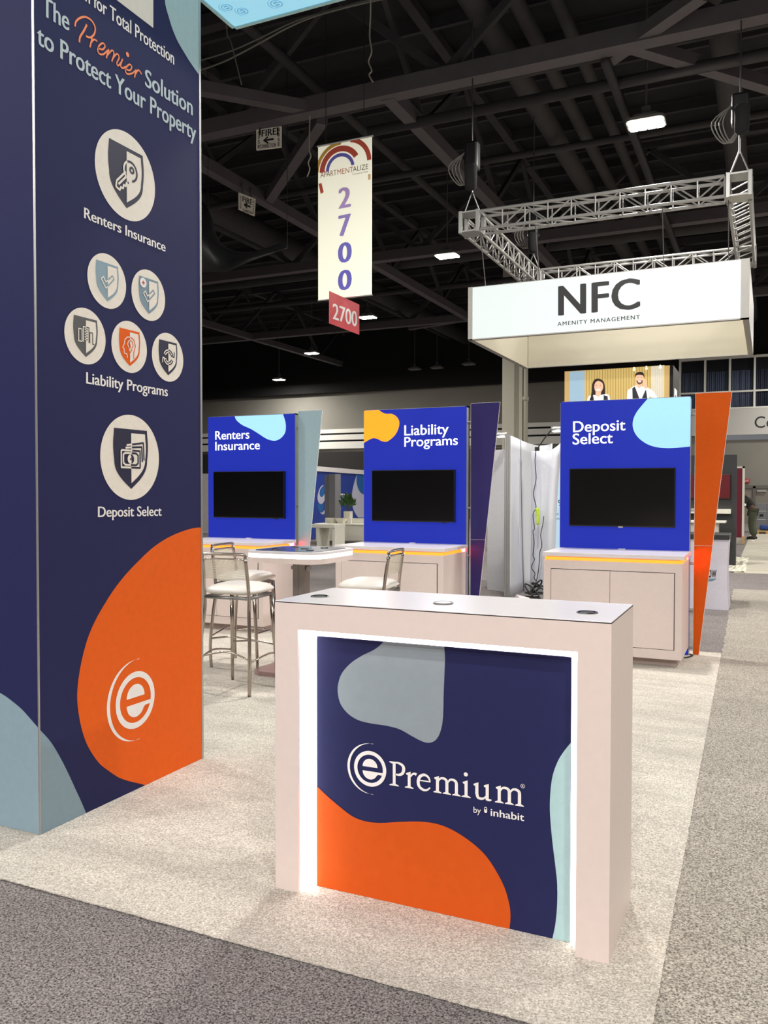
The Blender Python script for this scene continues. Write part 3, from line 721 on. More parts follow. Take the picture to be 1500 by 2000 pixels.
wing(KX[0][1]+.036, mat('burnt_orange_print', (222, 92, 20), .65, spec=.15), 'orange tapered wing panel at the right end of the kiosk row', True, ZS)
wing(KX[1][1]+.030, mat('indigo_print', (54, 46, 104), .65, spec=.15), 'dark indigo tapered wing panel beside the middle kiosk', True, ZS)
wing(KX[2][1]+.014, mat('powder_blue_print', (166, 192, 202), .65, spec=.15), 'powder blue tapered wing panel beside the leftmost kiosk', False, ZS)
b = MB(); b.tube([(-.63, 8.0, .004), (-.60, 7.93, .006), (-.62, 7.86, .006), (-.66, 7.80, .004)], .006, 8)
tag(b.done('power_cable', WIRE, smooth=True), 'short black cable on the carpet at the foot of the orange wing', 'cable')

# ================================================================= TABLE
tc_, tr = (-3.455, 5.93), .352
tb = thing('bar_table', 'tall rounded white bar table with a glowing rim among the stools', 'table', (*tc_, 0))
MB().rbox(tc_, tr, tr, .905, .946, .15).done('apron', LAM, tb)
MB().rbox(tc_, tr-.004, tr-.004, .946, .978, .148).done('light_band', TABLE_LED, tb)
MB().rbox(tc_, tr, tr, .978, .996, .15).done('tabletop', LAMTOP, tb)
MB().rbox(tc_, tr-.055, tr-.055, .996, .9985, .11).done('glass_inlay', mat('slate_glass', (104, 108, 124), .12), tb)
for dx, dy in ((-.16, -.14), (.15, -.12), (.02, .02), (.12, .17), (-.15, .16)):
    MB().lathe((tc_[0]+dx, tc_[1]+dy, .9985), [(.032, 0), (.032, .004), (.026, .006), (.0005, .006)], 24).done('charging_pad', CHROME, tb)
b = MB().box((tc_[0]-.055, tc_[1]-.055, .03), (tc_[0]+.055, tc_[1]+.055, .905), .015, 3); b.box((tc_[0]-.003, tc_[1]-.058, .05), (tc_[0]+.003, tc_[1]-.05, .88)); b.done('post', mat('grey_metal', (140, 132, 128), .4, .6), tb)
b = MB()
for s in (-1, 1): b.box((tc_[0]+s*.07-.012, tc_[1]-.03, .83), (tc_[0]+s*.07+.012, tc_[1]+.03, .86), .004)
b.done('post_collar', STEEL, tb)
MB().rbox(tc_, .30, .30, 0, .035, .09).done('base', mat('plate_metal', (178, 150, 148), .3, .5), tb)

# ================================================================= STOOLS
def make_stool(label):
    t = thing('bar_stool', label, 'bar stool', (0, 0, 0), 0, 'chrome bar stools at the table')
    SH = .70
    for sx in (-1, 1):
        # front leg (faces +Y): tapered, splayed
        b = MB(); b.tube([(sx*.172, .165, SH), (sx*.18, .178, .45), (sx*.192, .198, .2), (sx*.196, .207, 0)], .017, 12, True, .011); b.done('leg', CHROME, t, smooth=True, local=True)
        # rear leg runs up into the back post
        b = MB(); b.tube(catmull([(sx*.205, -.215, 0), (sx*.212, -.222, .18), (sx*.200, -.205, .42), (sx*.186, -.186, .60), (sx*.186, -.186, .70), (sx*.183, -.198, .82), (sx*.178, -.222, .985)], n=4), .013, 12, True, .013); b.done('leg', CHROME, t, smooth=True, local=True)
    b = MB(); b.tube(catmull([(-.178, -.222, .98), (-.176, -.223, 1.003), (-.160, -.224, 1.012), (0, -.226, 1.014), (.160, -.224, 1.012), (.176, -.223, 1.003), (.178, -.222, .98)], n=5), .011, 10); b.done('top_rail', CHROME, t, smooth=True, local=True)
    # elastic cords of the backrest
    b = MB()
    for k in range(18):
        z = .835+k*.0078; yy = -.199-(z-.82)*.145
        b.tube([(-.176, yy, z), (0, yy+.004, z), (.176, yy, z)], .0028, 6)
    b.done('back_cords', mat('ivory_cord', (226, 218, 200), .45), t, smooth=True, local=True)
    b = MB(); b.tube(catmull([(-.178, -.212, .975), (-.08, -.216, .978), (.08, -.216, .978), (.178, -.212, .975)], n=4), .006, 8); b.done('lower_rail', CHROME, t, smooth=True, local=True)
    b = MB()
    for (p0, p1) in (((-.186, -.186, .695), (.186, -.186, .695)), ((-.172, .165, .695), (.172, .165, .695)), ((-.186, -.186, .695), (-.172, .165, .695)), ((.186, -.186, .695), (.172, .165, .695))): b.tube([p0, p1], .013, 10)
    b.done('seat_frame', STEEL, t, smooth=True, local=True)
    # cushion
    b = MB(); n = 22; top = []; bot = []
    def edge_r(a):
        c_, s_ = abs(math.cos(a)), abs(math.sin(a)); return .212/((c_**5+s_**5)**(1/5))
    rings = ((.0, .796), (.35, .795), (.6, .788), (.78, .777), (.9, .763), (.97, .750), (1.0, .741), (.985, .734), (.93, .726), (.8, .716), (.6, .710), (0, .708))
    R_ = []
    for f_, z in rings:
        if f_ == 0: R_.append([b.bm.verts.new((0, .0, z))]); continue
        R_.append([b.bm.verts.new((edge_r(2*PI*k/48)*f_*math.cos(2*PI*k/48), edge_r(2*PI*k/48)*f_*math.sin(2*PI*k/48)+.0, z)) for k in range(48)])
    for A, B in zip(R_, R_[1:]):
        for k in range(48):
            if len(A) == 1: b.bm.faces.new((A[0], B[k], B[(k+1) % 48]))
            elif len(B) == 1: b.bm.faces.new((A[k], A[(k+1) % 48], B[0]))
            else: b.bm.faces.new((A[k], B[k], B[(k+1) % 48], A[(k+1) % 48]))
    b.done('seat', VINYL, t, smooth=True, local=True)
    # bowed footrests, one per side
    for q in ([(-.195, .20, .30), (0, .245, .31), (.195, .20, .30)], [(-.195, .198, .24), (-.235, 0, .27), (-.208, -.217, .24)], [(.195, .198, .24), (.235, 0, .27), (.208, -.217, .24)], [(-.208, -.217, .26), (0, -.185, .30), (.208, -.217, .26)]):
        b = MB(); b.tube(catmull(q, n=8), .007, 8); b.done('footrest', CHROME, t, smooth=True, local=True)
    return t
def copy_tree(o, parent=None):
    c = o.copy(); C.objects.link(c)
    if parent: c.parent = parent
    for ch in list(o.children): copy_tree(ch, c)
    return c
st = make_stool('chrome bar stool nearest the camera, white seat, back turned to the tower')
st.location = (-3.57, 5.225, .001); st.rotation_euler.z = math.radians(3)
s2 = copy_tree(st); s2['label'] = 'bar stool half hidden behind the nearest stool, left of the table'; s2.location = (-4.015, 5.965, .001); s2.rotation_euler.z = math.radians(-84)
s3 = copy_tree(st); s3['label'] = 'bar stool right of the table, rising behind the front counter'; s3.location = (-2.825, 5.885, .001); s3.rotation_euler.z = math.radians(96)

# ================================================================= HANGING THINGS
# sign over the booth, only a corner of its underside in view
hz = 5.0; c0 = P(458, 53, 'Z', hz)
hs = thing('hanging_sign', 'pale blue lit sign with e emblems hanging above the booth', 'hanging sign', (c0.x+1.5, c0.y-1.5, hz))
MB().box((c0.x, c0.y-3, hz), (c0.x+3, c0.y, hz+.9)).done('box', mat('sky_lit_fabric', (150, 205, 225), .5, emit=.55, ergb=(150, 214, 240)), hs)
b = MB(); t = .02
for a, d in (((c0.x-t, c0.y-3, hz-.01), (c0.x+.004, c0.y+t, hz+.9)), ((c0.x-t, c0.y-.004, hz-.01), (c0.x+3, c0.y+t, hz+.9))): b.box(a, d)
b.done('frame', mat('sign_frame_mint', (168, 206, 206), .4), hs)
fu = Face('Z', hz, -1)
for i, (x, y, rr) in enumerate(((443, 14, .10), (474, 21, .10), (540, 7, .11), (600, -12, .11), (420, -30, .11), (500, -40, .11))):
    q = fu.uv(fu.px(x, y)); e_logo(fu, mat('emblem_blue', (120, 176, 200), .5, emit=.35, ergb=(120, 185, 215)), hs, (q.x, q.y), rr*.42, 2, 'emblem', True)
b = MB()
for x, y in ((c0.x+.05, c0.y-.05), (c0.x+2.9, c0.y-.05), (c0.x+.05, c0.y-2.9)): b.cyl((x, y, hz+.9), (x, y, 10.8), .006, 6)
b.done('hanging_wire', WIRE, hs)

# aisle banner
BY = 13.0; fb = Face('Y', BY, -1)
q = [fb.px(*p) for p in ((620.8, 286), (725, 265.4), (727, 576), (622, 587))]
bx0 = (q[0].x+q[3].x)/2; bx1 = (q[1].x+q[2].x)/2; bz1 = (q[0].z+q[1].z)/2; bz0 = (q[2].z+q[3].z)/2
bn = thing('hanging_banner', 'tall cream aisle banner with rainbow arcs and purple digits hanging from the roof', 'banner', ((bx0+bx1)/2, BY, bz0))
MB().box((bx0, BY, bz0), (bx1, BY+.012, bz1)).done('cloth', mat('cream_cloth_glow', (250, 250, 232), .7, var=.02, emit=.30, ergb=(255, 252, 228)), bn)  # faint emission stands in for lamplight on the cloth
MB().cyl((bx0-.02, BY+.006, bz1), (bx1+.02, BY+.006, bz1), .02, 12).done('rod', ALU, bn); MB().cyl((bx0-.01, BY+.006, bz0), (bx1+.01, BY+.006, bz0), .012, 12).done('rod', ALU, bn)
b = MB()
for x in (bx0+.15, bx1-.15): b.cyl((x, BY+.006, bz1), (x, BY+.006, 10.8), .006, 6)
b.done('hanging_wire', WIRE, bn)
B4 = lambda x, y: (380+x*.28, y*.28)
RED = mat('brick_red_ink', (206, 84, 66), .6); PURP = mat('purple_ink', (112, 104, 200), .6); GOLD = mat('gold_ink', (214, 168, 72), .6)
sc4 = (fb.px(*B4(1100, 1170))-fb.px(*B4(1000, 1188))).length/101.6
cc = fb.uv(fb.px(*B4(1016, 1182)))
for (ro, ri, a0, a1, m_) in ((102, 80, 8, 180, PURP), (148, 112, 30, 180, RED), (178, 154, 88, 178, GOLD)):
    b = MB(); band(fb, b, cc, ro*sc4, ri*sc4, a0, a1, 2, 40, (bx0, bx1), bz1-.01); b.done('rainbow_arc', m_, bn)
c3 = fb.uv(fb.px(*B4(1066, 1150)))
b = MB(); band(fb, b, c3, 168*sc4, 138*sc4, 2, 82, 2, 40, (bx0, bx1), bz1-.01); b.done('rainbow_arc', RED, bn)
fb.blob('red_chip', RED, bn, [B4(*p) for p in ((865, 1282), (886, 1277), (901, 1341), (880, 1353))], None, 2)
fb.blob('peach_chip', mat('peach_ink', (240, 205, 160), .6), bn, [B4(*p) for p in ((1211, 1216), (1228, 1213), (1228, 1252), (1211, 1256))], None, 2)
letters(fb, 'APART', mat('brown_ink', (140, 80, 66), .6), bn, B4(878, 1240), B4(990, 1221), B4(878, 1203), .0)
letters(fb, 'MENT', mat('coral_ink', (206, 110, 84), .6), bn, B4(996, 1220), B4(1108, 1199), B4(996, 1183), .0)
letters(fb, 'ALIZE', mat('umber_ink', (92, 84, 76), .6), bn, B4(1104, 1198), B4(1212, 1179), B4(1104, 1162), .0)
letters(fb, 'Powered by NAA', mat('umber_ink', (92, 84, 76), .6), bn, B4(1100, 1221), B4(1210, 1202), B4(1100, 1211), .0)
for ch, x0, x1, yb, yt, col in (('2', 1003, 1092, 1452, 1308, (196, 166, 228)), ('7', 1003, 1092, 1645, 1500, (164, 146, 222)), ('0', 1000, 1097, 1832, 1692, (118, 114, 212)), ('0', 1000, 1097, 2024, 1884, (108, 104, 206))):
    letters(fb, ch, mat('digit_%d' % yb, col, .6), bn, B4(x0, yb+5), B4(x1, yb-12), B4(x0, yt+8), .03, capch=ch, name='numeral')
# small red cross sign under the banner
rx = (bx0+bx1)/2; fs = Face('X', rx+.006, 1)
q = [fs.px(*p) for p in ((643.5, 570), (702, 593), (702, 654), (644, 631.5))]
y0s = (q[0].y+q[3].y)/2; y1s = (q[1].y+q[2].y)/2; z1s = (q[0].z+q[1].z)/2; z0s = (q[2].z+q[3].z)/2
rs = thing('hanging_sign', 'small red sign numbered 2700 hung crosswise below the cream banner', 'hanging sign', (rx, (y0s+y1s)/2, z0s))
MB().box((rx-.006, y0s, z0s), (rx+.006, y1s, z1s), .003).done('board', mat('rose_red_board', (196, 78, 84), .5, emit=.12), rs)
letters(fs, '2700', WHITEINK, rs, (649.5, 622.5), (697.5, 638.5), (649.5, 592), .018)
b = MB().tube([(rx, BY+.006, bz0), (rx, BY+.006, z1s-.03)], .008, 8); b.done('hook', WIRE, rs)

# fire hose signs
def fire_sign(face, cs, S, rows, label):
    q = [face.px(*S(*p)) for p in cs]; ce = sum(q, Vector())/4
    t = thing('fire_sign', label, 'sign', (ce.x, ce.y, min(v.z for v in q)), 0, 'fire hose connection signs under the roof beams')
    MB().prism([v-face.n*.0 for v in q], face.n*-.03).done('board', mat('aged_white_board', (254, 248, 236), .6), t)
    for txt, BL, BR, TL in rows: letters(face, txt, BLACKINK, t, S(*BL), S(*BR), S(*TL), .02)
    return t
f1 = Face('Y', 13.667, -1)
R1 = [('FIRE', (468, 955), (572, 938), (468, 908)), ('CONNECTION', (456, 1036), (568, 1024), (456, 1010))]
for x, ys in ((442, (938, 970, 1003, 1036)), (581, (921, 954, 987, 1018))):
    for ch, y in zip('HOSE', ys): R1.append((ch, (x, y), (x+14, y-2), (x, y-24)))
t = fire_sign(f1, ((430, 905), (603, 880), (602, 1026), (430, 1047)), B4, R1, 'fire hose sign on the cross beam, the upper and larger one')
b = MB(); uvp = lambda *p: f1.uv(f1.px(*B4(*p)))
for x_ in (455, 580):
    v = f1.px(*B4(x_, 900)); MB().box((v.x-.02, 13.667, v.z-.12), (v.x+.02, 13.75, v.z+.03)).done('strap', STRUCT, t)
ribbon(f1, b, [uvp(552, 970), uvp(484, 980)], .035); ribbon(f1, b, [uvp(512, 955), uvp(483, 980), uvp(515, 998)], .035); b.done('arrow', BLACKINK, t)
f2 = Face('X', -11.13, 1)
R2 = [('FIRE', (334, 1405), (402, 1430), (334, 1368)), ('CONNECTION', (334, 1474), (402, 1496), (334, 1455))]
for x, ys in ((317, (1386, 1410, 1434, 1456)), (406, (1420, 1446, 1470, 1494))):
    for ch, y in zip('HOSE', ys): R2.append((ch, (x, y-3), (x+9, y), (x, y-21)))
t = fire_sign(f2, ((312, 1343), (427, 1388), (420, 1507), (312, 1460)), B4, R2, 'fire hose sign on the side beam, the lower and smaller one')
b = MB(); uvp = lambda *p: f2.uv(f2.px(*B4(*p)))
ribbon(f2, b, [uvp(345, 1428), uvp(390, 1443)], .045); ribbon(f2, b, [uvp(368, 1418), uvp(346, 1429), uvp(366, 1452)], .045); b.done('arrow', BLACKINK, t)
q = [f2.px(*B4(*p)) for p in ((340, 1352), (400, 1376))]
for v in q: MB().box((-11.16, v.y-.02, v.z-.1), (-11.14, v.y+.02, 8.6)).done('strap', STRUCT, t)

# ring sign NFC
NY = 14.0; fn = Face('Y', NY, -1)
nx0 = P(914, 666, 'Y', NY).x; nx1 = P(1463, 622, 'Y', NY).x; nz0 = 4.10; nz1 = 5.016; ny1 = 17.68
nf = thing('hanging_sign', 'large square white ring sign lettered NFC hanging under the truss', 'hanging sign', ((nx0+nx1)/2, (NY+ny1)/2, nz0))
ex0 = P(923, 564, 'Y', NY).x; ex1 = P(1447.5, 510, 'Y', NY).x
MB().box((ex0, NY, nz0+.015), (ex1, NY+.03, nz1-.008)).done('front_panel', SIGNLIT, nf)
inn = mat('cream_sign_liner', (176, 170, 152), .7, var=.01)
MB().box((ex0, NY+.06, nz0), (ex1, NY+.09, nz1)).done('front_liner', inn, nf)
MB().box((nx0+.10, ny1-.03, nz0), (nx1-.10, ny1, nz1)).done('back_panel', inn, nf)
MB().box((nx0+.06, NY+.06, nz0), (nx0+.09, ny1, nz1)).done('side_panel', inn, nf)
MB().box((nx1-.09, NY+.06, nz0), (nx1-.06, ny1, nz1)).done('side_panel', inn, nf)
b = MB()
b.box((nx0, NY-.005, nz0), (ex0, NY+.06, nz1)); b.box((ex1, NY-.005, nz0), (nx1, NY+.06, nz1)); b.box((nx0, NY+.02, nz0), (nx0+.06, ny1, nz1)); b.box((nx1-.06, NY+.02, nz0), (nx1, ny1, nz1))
b.box((nx0, NY-.005, nz0), (nx1, NY+.06, nz0+.018)); b.box((nx0, NY, nz1-.01), (nx1, NY+.06, nz1)); b.box((nx0, ny1-.04, nz0-.004), (nx1, ny1+.02, nz0+.012)); b.box((nx0, ny1, nz0), (nx1, ny1+.02, nz1))
b.box((nx0, NY, nz0-.003), (nx0+.05, ny1, nz0+.01))
b.done('frame', mat('sign_aluminium', (170, 168, 164), .45, .5), nf)
N4 = lambda x, y: (900+x*.4, 480+y*.4)
letters(fn, 'NFC', BLACKINK, nf, N4(475, 341), N4(876, 305), N4(475, 199), .022, space=1.06)
letters(fn, 'AMENITY MANAGEMENT', BLACKINK, nf, N4(472, 392), N4(875, 357), N4(472, 373), .010, space=1.2)

# truss above it
tz = 6.02; TW = .30
cor = [(nx0+.15, 13.75), (nx1-.15, 13.75), (nx1-.15, 17.85), (nx0+.15, 17.85)]
trs = thing('box_truss', 'square aluminium box truss hanging above the NFC sign', 'truss', ((nx0+nx1)/2, 15.8, tz-.15))
TRM = mat('truss_aluminium', (170, 170, 168), .35, .6)
def truss_leg(p0, p1):
    p0 = Vector((*p0, tz)); p1 = Vector((*p1, tz)); d = (p1-p0); Ln = d.length; d.normalize(); s = Vector((-d.y, d.x, 0)); u = Vector((0, 0, 1)); h = TW/2
    b = MB(); a0 = .2; a1 = Ln-.2
    for i in (-1, 1):
        for j in (-1, 1): b.cyl(p0+d*a0+s*h*i+u*h*j, p0+d*a1+s*h*i+u*h*j, .026, 10)
    n = int((a1-a0)/.36); st_ = (a1-a0)/n
    for k in range(n):
        t0 = a0+k*st_; t1 = t0+st_
        for i in (-1, 1):
            b.cyl(p0+d*t0+s*h*i-u*h, p0+d*t1+s*h*i+u*h, .013, 6) if k % 2 else b.cyl(p0+d*t0+s*h*i+u*h, p0+d*t1+s*h*i-u*h, .013, 6)
            b.cyl(p0+d*t1+s*h*i-u*h, p0+d*t1+s*h*i+u*h, .013, 6)
            b.cyl(p0+d*t0-s*h+u*h*i, p0+d*t1+s*h+u*h*i, .012, 6)
    m_ = (a0+a1)/2
    b.box((p0+d*(m_-.04)-s*h*1.1-u*h*1.1), (p0+d*(m_+.04)+s*h*1.1+u*h*1.1)) if abs(d.x) > .5 and False else None
    b.done('truss_segment', TRM, trs, smooth=False)
for i in range(4): truss_leg(cor[i], cor[(i+1) % 4])
for (x, y) in cor:
    b = MB()
    for i in (-1, 1):
        for j in (-1, 1):
            b.box((x+i*.15-.035, y+j*.15-.035, tz-.19), (x+i*.15+.035, y+j*.15+.035, tz+.19), .01, 1)
    for zz in (-.17, .15): b.box((x-.18, y-.18, tz+zz), (x+.18, y+.18, tz+zz+.025))
    b.done('corner_block', TRM, trs)
b = MB()
for x in (nx0+.3, (nx0+nx1)/2-1, (nx0+nx1)/2+1, nx1-.3): b.cyl((x, NY+.05, nz1), (x, 13.75, tz-.15), .008, 6)
b.done('hanging_wire', STEEL, trs)
def hoist(x, y, label, k):
    t = thing('chain_hoist', label, 'hoist', (x, y, tz+.19), 0, 'chain hoists holding up the truss')
    b = MB()
    b.tube([(x-.15, y, tz+.16), (x, y, tz+.55)], .012, 8); b.tube([(x+.15, y, tz+.16), (x, y, tz+.55)], .012, 8); b.cyl((x, y, tz+.5), (x, y, tz+.9), .016, 8); b.done('sling', STEEL, t)
    MB().box((x-.12, y-.10, tz+.9), (x+.12, y+.10, tz+1.38), .04).done('motor', BEZEL, t)
    b = MB().lathe((x+.03, y-.16, tz+.42+k), [(.05, 0), (.10, .04), (.11, .40), (.09, .42), (.0005, .42)], 16); b.done('chain_bag', BLACKF, t, smooth=True)
    b = MB().cyl((x, y, tz+1.38), (x, y, 10.8), .012, 8); b.done('chain', STEEL, t)
    b = MB()
    for j in range(4):
        a = .16+.05*j; b.tube(catmull([(x-.1+.05*j, y, tz+1.3), (x-a-.08, y-.03*j, tz+1.0), (x-a*.7, y, tz+.68), (x, y-.02, tz+.9)], n=5), .010, 6)
    b.done('power_cable', mat('grey_cable', (120, 118, 112), .5), t, smooth=True)
hoist(nx0+.15, 13.75, 'chain hoist above the left front corner of the truss', .1)
hoist(nx1-.15, 13.75, 'chain hoist with tangled cables above the right front corner of the truss', .3)
hoist(nx0+.15, 17.85, 'chain hoist above the left rear corner of the truss', .1)

# roof lamps, then the added lights out of view
LENS = mat('lamp_lens', (255, 250, 235), .4, emit=30, ergb=(255, 248, 232))
LENS_OFF = mat('lamp_lens_off', (150, 150, 148), .4)
HOUS = mat('lamp_housing', (120, 118, 116), .5)
def lamp(label, grp):
    t = thing('high_bay_lamp', label, 'ceiling lamp', (0, 0, LAMP_Z), 0, grp)
    b = MB().rbox((0, 0), .33, .27, .0, .05, .12, 5); b.rbox((0, 0), .22, .18, .05, .13, .09, 5); b.done('housing', HOUS, t, local=True)
    b = MB()
    for i in range(4):
        for j in range(2): b.rbox((-.225+.15*i, -.11+.22*j), .066, .095, -.02, .0, .03, 4)
    b.done('lens', LENS, t, local=True)
    b = MB().cyl((0, 0, .13), (0, 0, 2.88), .018, 8); b.box((-.07, -.06, .13), (.07, .06, .30)); b.done('stem', STRUCT, t, local=True)
    return t
ll = ['brightest and nearest roof lamp, upper right above the truss', 'glowing roof lamp just left of the truss', 'glowing roof lamp just right of the small red sign', 'glowing roof lamp below and left of the red sign', 'small glowing roof lamp lowest and farthest, near the back wall']
L0 = lamp(ll[0], 'lit roof lamps in a diagonal row'); L0.location.x, L0.location.y = LAMPS_SEEN[0]
for i, (x, y) in enumerate(LAMPS_SEEN):
    if i:
        c_ = copy_tree(L0); c_.location = (x, y, LAMP_Z if i < 4 else 7.67); c_['label'] = ll[i]
        if i == 4:
            for ch in c_.children:
                if ch.name.startswith('stem'): ch.scale.z = 1.12; ch.location.z = -.016
    lamp_or_fill_light(x, y).location.z = (LAMP_Z if i < 4 else 7.67)-.03
for (x, y) in UNSEEN_LIGHTS:
    lamp_or_fill_light(x, y)
for (x, y) in FRONT_FILL:
    lamp_or_fill_light(x, y, 470, (1, .95, .92))
for i, (x, y) in enumerate(LAMPS_OFF):
    c_ = copy_tree(L0); c_.location = (x, y, LAMP_Z); c_['group'] = 'unlit roof lamps'
    c_['label'] = ['unlit roof lamp, leftmost of three near the back wall', 'unlit roof lamp, middle of three near the back wall', 'unlit roof lamp, rightmost of three near the back wall'][i]
    for ch in c_.children:
        if ch.name.startswith('lens'): ch.data = ch.data.copy(); ch.data.materials[0] = LENS_OFF

# black sheet slung below the roof at left
b = MB(); n, m_ = 26, 10; g = []
for i in range(n+1):
    t = i/n; row = []
    tp = catmull([P(*q, 'Y', 14.6) for q in ((330, 330), (400, 400), (430, 470), (470, 492), (560, 480))], n=8)
    bt = catmull([P(*q, 'Y', 14.1) for q in ((330, 540), (400, 532), (450, 528), (500, 508), (560, 482))], n=8)
    kk = int(t*(len(tp)-1)); A, B = tp[kk], bt[kk]
    for j in range(m_+1):
        s = j/m_; q = A.lerp(B, s); q.y += -.35*math.sin(PI*s)*(1-t)+.05*math.sin(9*t+5*s); q.z += .05*math.sin(11*t+7*s)*math.sin(PI*s); row.append(b.bm.verts.new(q))
    g.append(row)
for i in range(n):
    for j in range(m_): b.bm.faces.new((g[i][j], g[i+1][j], g[i+1][j+1], g[i][j+1]))
bs = thing('black_sheet', 'x', 'sheet', P(430, 500, 'Y', 14.4))
co = [v.co.copy() for v in (g[0][0], g[8][0], g[n][0])]
o = b.done('sheet', mat('black_plastic_sheet', (30, 30, 32), .4), bs, smooth=True)
for v in co: MB().cyl(v, (v.x, v.y, 10.92), .006, 6).done('hanging_wire', WIRE, bs)
o.modifiers.new('thick', 'SOLIDIFY').thickness = .01
tag(bs, 'black plastic sheet sagging below the roof beside the navy tower', 'sheet')
# hanging cords and slack cables
def cord(pts, pl, r, label, m_=None, anchor=None):
    b = MB(); q = [P(x, y, *pl) for x, y in pts]
    if anchor: q = [Vector((q[0].x, q[0].y, anchor))]+q
    b.tube(catmull(q, n=5), r, 6); tag(b.done('loose_cable', m_ or mat('pale_cord', (170, 164, 150), .6), smooth=True), label, 'cord')
cord(((724, 2), (722, 70), (726, 100), (720, 120), (726, 138), (721, 146), (728, 160)), ('Y', 12.0), .012, 'pale cord end dangling from the roof, right of the lit blue sign', None, 10.8)
cord(((605, 236), (604, 290), (607, 305), (602, 318), (605, 330), (600, 345)), ('Y', 13.85), .012, 'short pale cord dangling just left of the cream banner', None, 8.52)
cord(((392, 137), (440, 119), (500, 88), (560, 55), (620, 30), (728, 2), (800, -10)), ('Y', 12.5), .016, 'slack grey cable looping below the lit blue sign', mat('grey_cable', (120, 118, 112), .5))
cord(((392, 118), (450, 100), (500, 78), (570, 44), (625, 26), (730, -2), (800, -16)), ('Y', 12.6), .014, 'second slack grey cable just above the looping one', mat('grey_cable', (120, 118, 112), .5))
cord(((442, 45), (452, 85), (472, 166)), ('Y', 11.5), .010, 'thin straight cord slanting down from the lit blue sign corner', mat('grey_cable', (120, 118, 112), .5), 10.8)

# ================================================================= MIDDLE BACKGROUND
# video tower with two receptionists on the screen
VY = 18.2; fv = Face('Y', VY, -1)
vx0 = P(1102, 726, 'Y', VY).x; vx1 = P(1309, 712, 'Y', VY).x; vz1 = P(1200, 719, 'Y', VY).z
vt = thing('video_tower', 'video screen tower showing two smiling receptionists, above the rightmost kiosk', 'video screen', ((vx0+vx1)/2, VY+.7, -.008))
MB().box((vx0, VY+.01, -.008), (vx1+.06, VY+1.3, vz1), .01).done('cabinet', mat('black_cabinet', (22, 22, 24), .5), vt)
def em(nm, rgb, e=.75): return mat('screen_'+nm, rgb, .4, emit=e)
sz0 = P(1102, 850, 'Y', VY).z
sp = MB().box((vx0+.01, VY, sz0), (vx1-.01, VY+.012, vz1-.01)).done('screen', em('tan', (196, 164, 108)), vt)
V6 = lambda x, y: (1090+x/6, 700+y/6)
def vblob(nm, m_, pts, l, curve=True):
    fv.blob(nm, m_, sp, [V6(*p) for p in pts], (0, len(pts)-1) if curve and len(pts) > 5 else None, l)
vblob('wall_slats', em('slat', (206, 180, 112)), ((312, 145), (1250, 80), (1250, 800), (312, 800)), 1)
for k in range(30):
    x = 330+k*31; y = 142-(x-312)*.069
    vblob('slat_gap', em('slatgap', (170, 136, 70)), ((x, y), (x+8, y), (x+8, 800), (x, 800)), 2)
vblob('wall_plaster', em('grey', (224, 216, 196)), ((1090, 92), (1240, 81), (1240, 800), (1090, 800)), 3)
for k in range(7):
    x = 1100+k*21; vblob('slat_gap', em('slatgap2', (188, 176, 150)), ((x, 90), (x+6, 90), (x+6, 800), (x, 800)), 4)
vblob('door_glass', em('glass', (154, 184, 204)), ((136, 156), (310, 145), (310, 800), (136, 800)), 3)
for x, y in ((892, 130), (1036, 116), (1198, 104)):
    vblob('pendant_glow', em('glow', (255, 248, 220), .95), ((x-8, y-28), (x+8, y-28), (x+15, y+12), (x, y+18), (x-15, y+12)), 5)
SK = em('skin', (232, 186, 156)); HR = em('hair', (44, 34, 34)); VS = em('vest', (46, 46, 54)); SHW = em('shirt', (238, 238, 244), .85)
vblob('hair', HR, ((470, 235), (430, 250), (408, 300), (400, 380), (380, 470), (352, 560), (450, 560), (540, 480), (548, 330), (525, 260), (470, 235)), 5)
vblob('shirt', SHW, ((345, 800), (345, 480), (420, 430), (470, 445), (520, 425), (605, 455), (640, 800)), 6)
vblob('vest', VS, ((350, 800), (372, 470), (415, 445), (432, 560), (470, 800)), 7); vblob('vest', VS, ((500, 800), (532, 560), (535, 430), (582, 445), (600, 800)), 7)
vblob('neck', SK, ((440, 380), (505, 380), (500, 430), (470, 455), (440, 430)), 7)
vblob('face', SK, ((472, 262), (438, 285), (425, 335), (438, 385), (468, 410), (505, 392), (528, 345), (520, 290), (472, 262)), 8)
vblob('smile', em('white', (250, 248, 246)), ((448, 362), (495, 358), (488, 374), (468, 380), (455, 374), (448, 362)), 9)
for x in (448, 496): vblob('eye', HR, ((x-9, 318), (x, 313), (x+9, 318), (x, 322)), 9, False)
vblob('hair_front', HR, ((470, 240), (435, 262), (415, 330), (412, 430), (395, 500), (372, 520), (392, 400), (402, 300), (430, 248), (470, 240)), 9)
vblob('shirt', SHW, ((808, 800), (810, 420), (850, 355), (910, 320), (1000, 330), (1080, 360), (1140, 420), (1150, 470), (1060, 470), (1050, 800)), 5)
vblob('vest', VS, ((880, 800), (870, 350), (900, 330), (950, 460), (960, 800)), 6); vblob('vest', VS, ((985, 800), (985, 460), (1030, 360), (1048, 480), (1040, 800)), 6)
vblob('neck', SK, ((918, 270), (985, 280), (985, 330), (945, 352), (915, 320)), 6)
vblob('face', SK, ((955, 172), (918, 195), (912, 245), (928, 290), (958, 305), (990, 285), (1004, 235), (995, 195), (955, 172)), 7)
vblob('beard', em('beard', (110, 76, 60)), ((914, 248), (925, 262), (958, 262), (992, 258), (988, 288), (958, 307), (928, 292), (914, 248)), 8)
vblob('smile', em('white', (250, 248, 246)), ((936, 266), (978, 264), (968, 280), (945, 280), (936, 266)), 9)
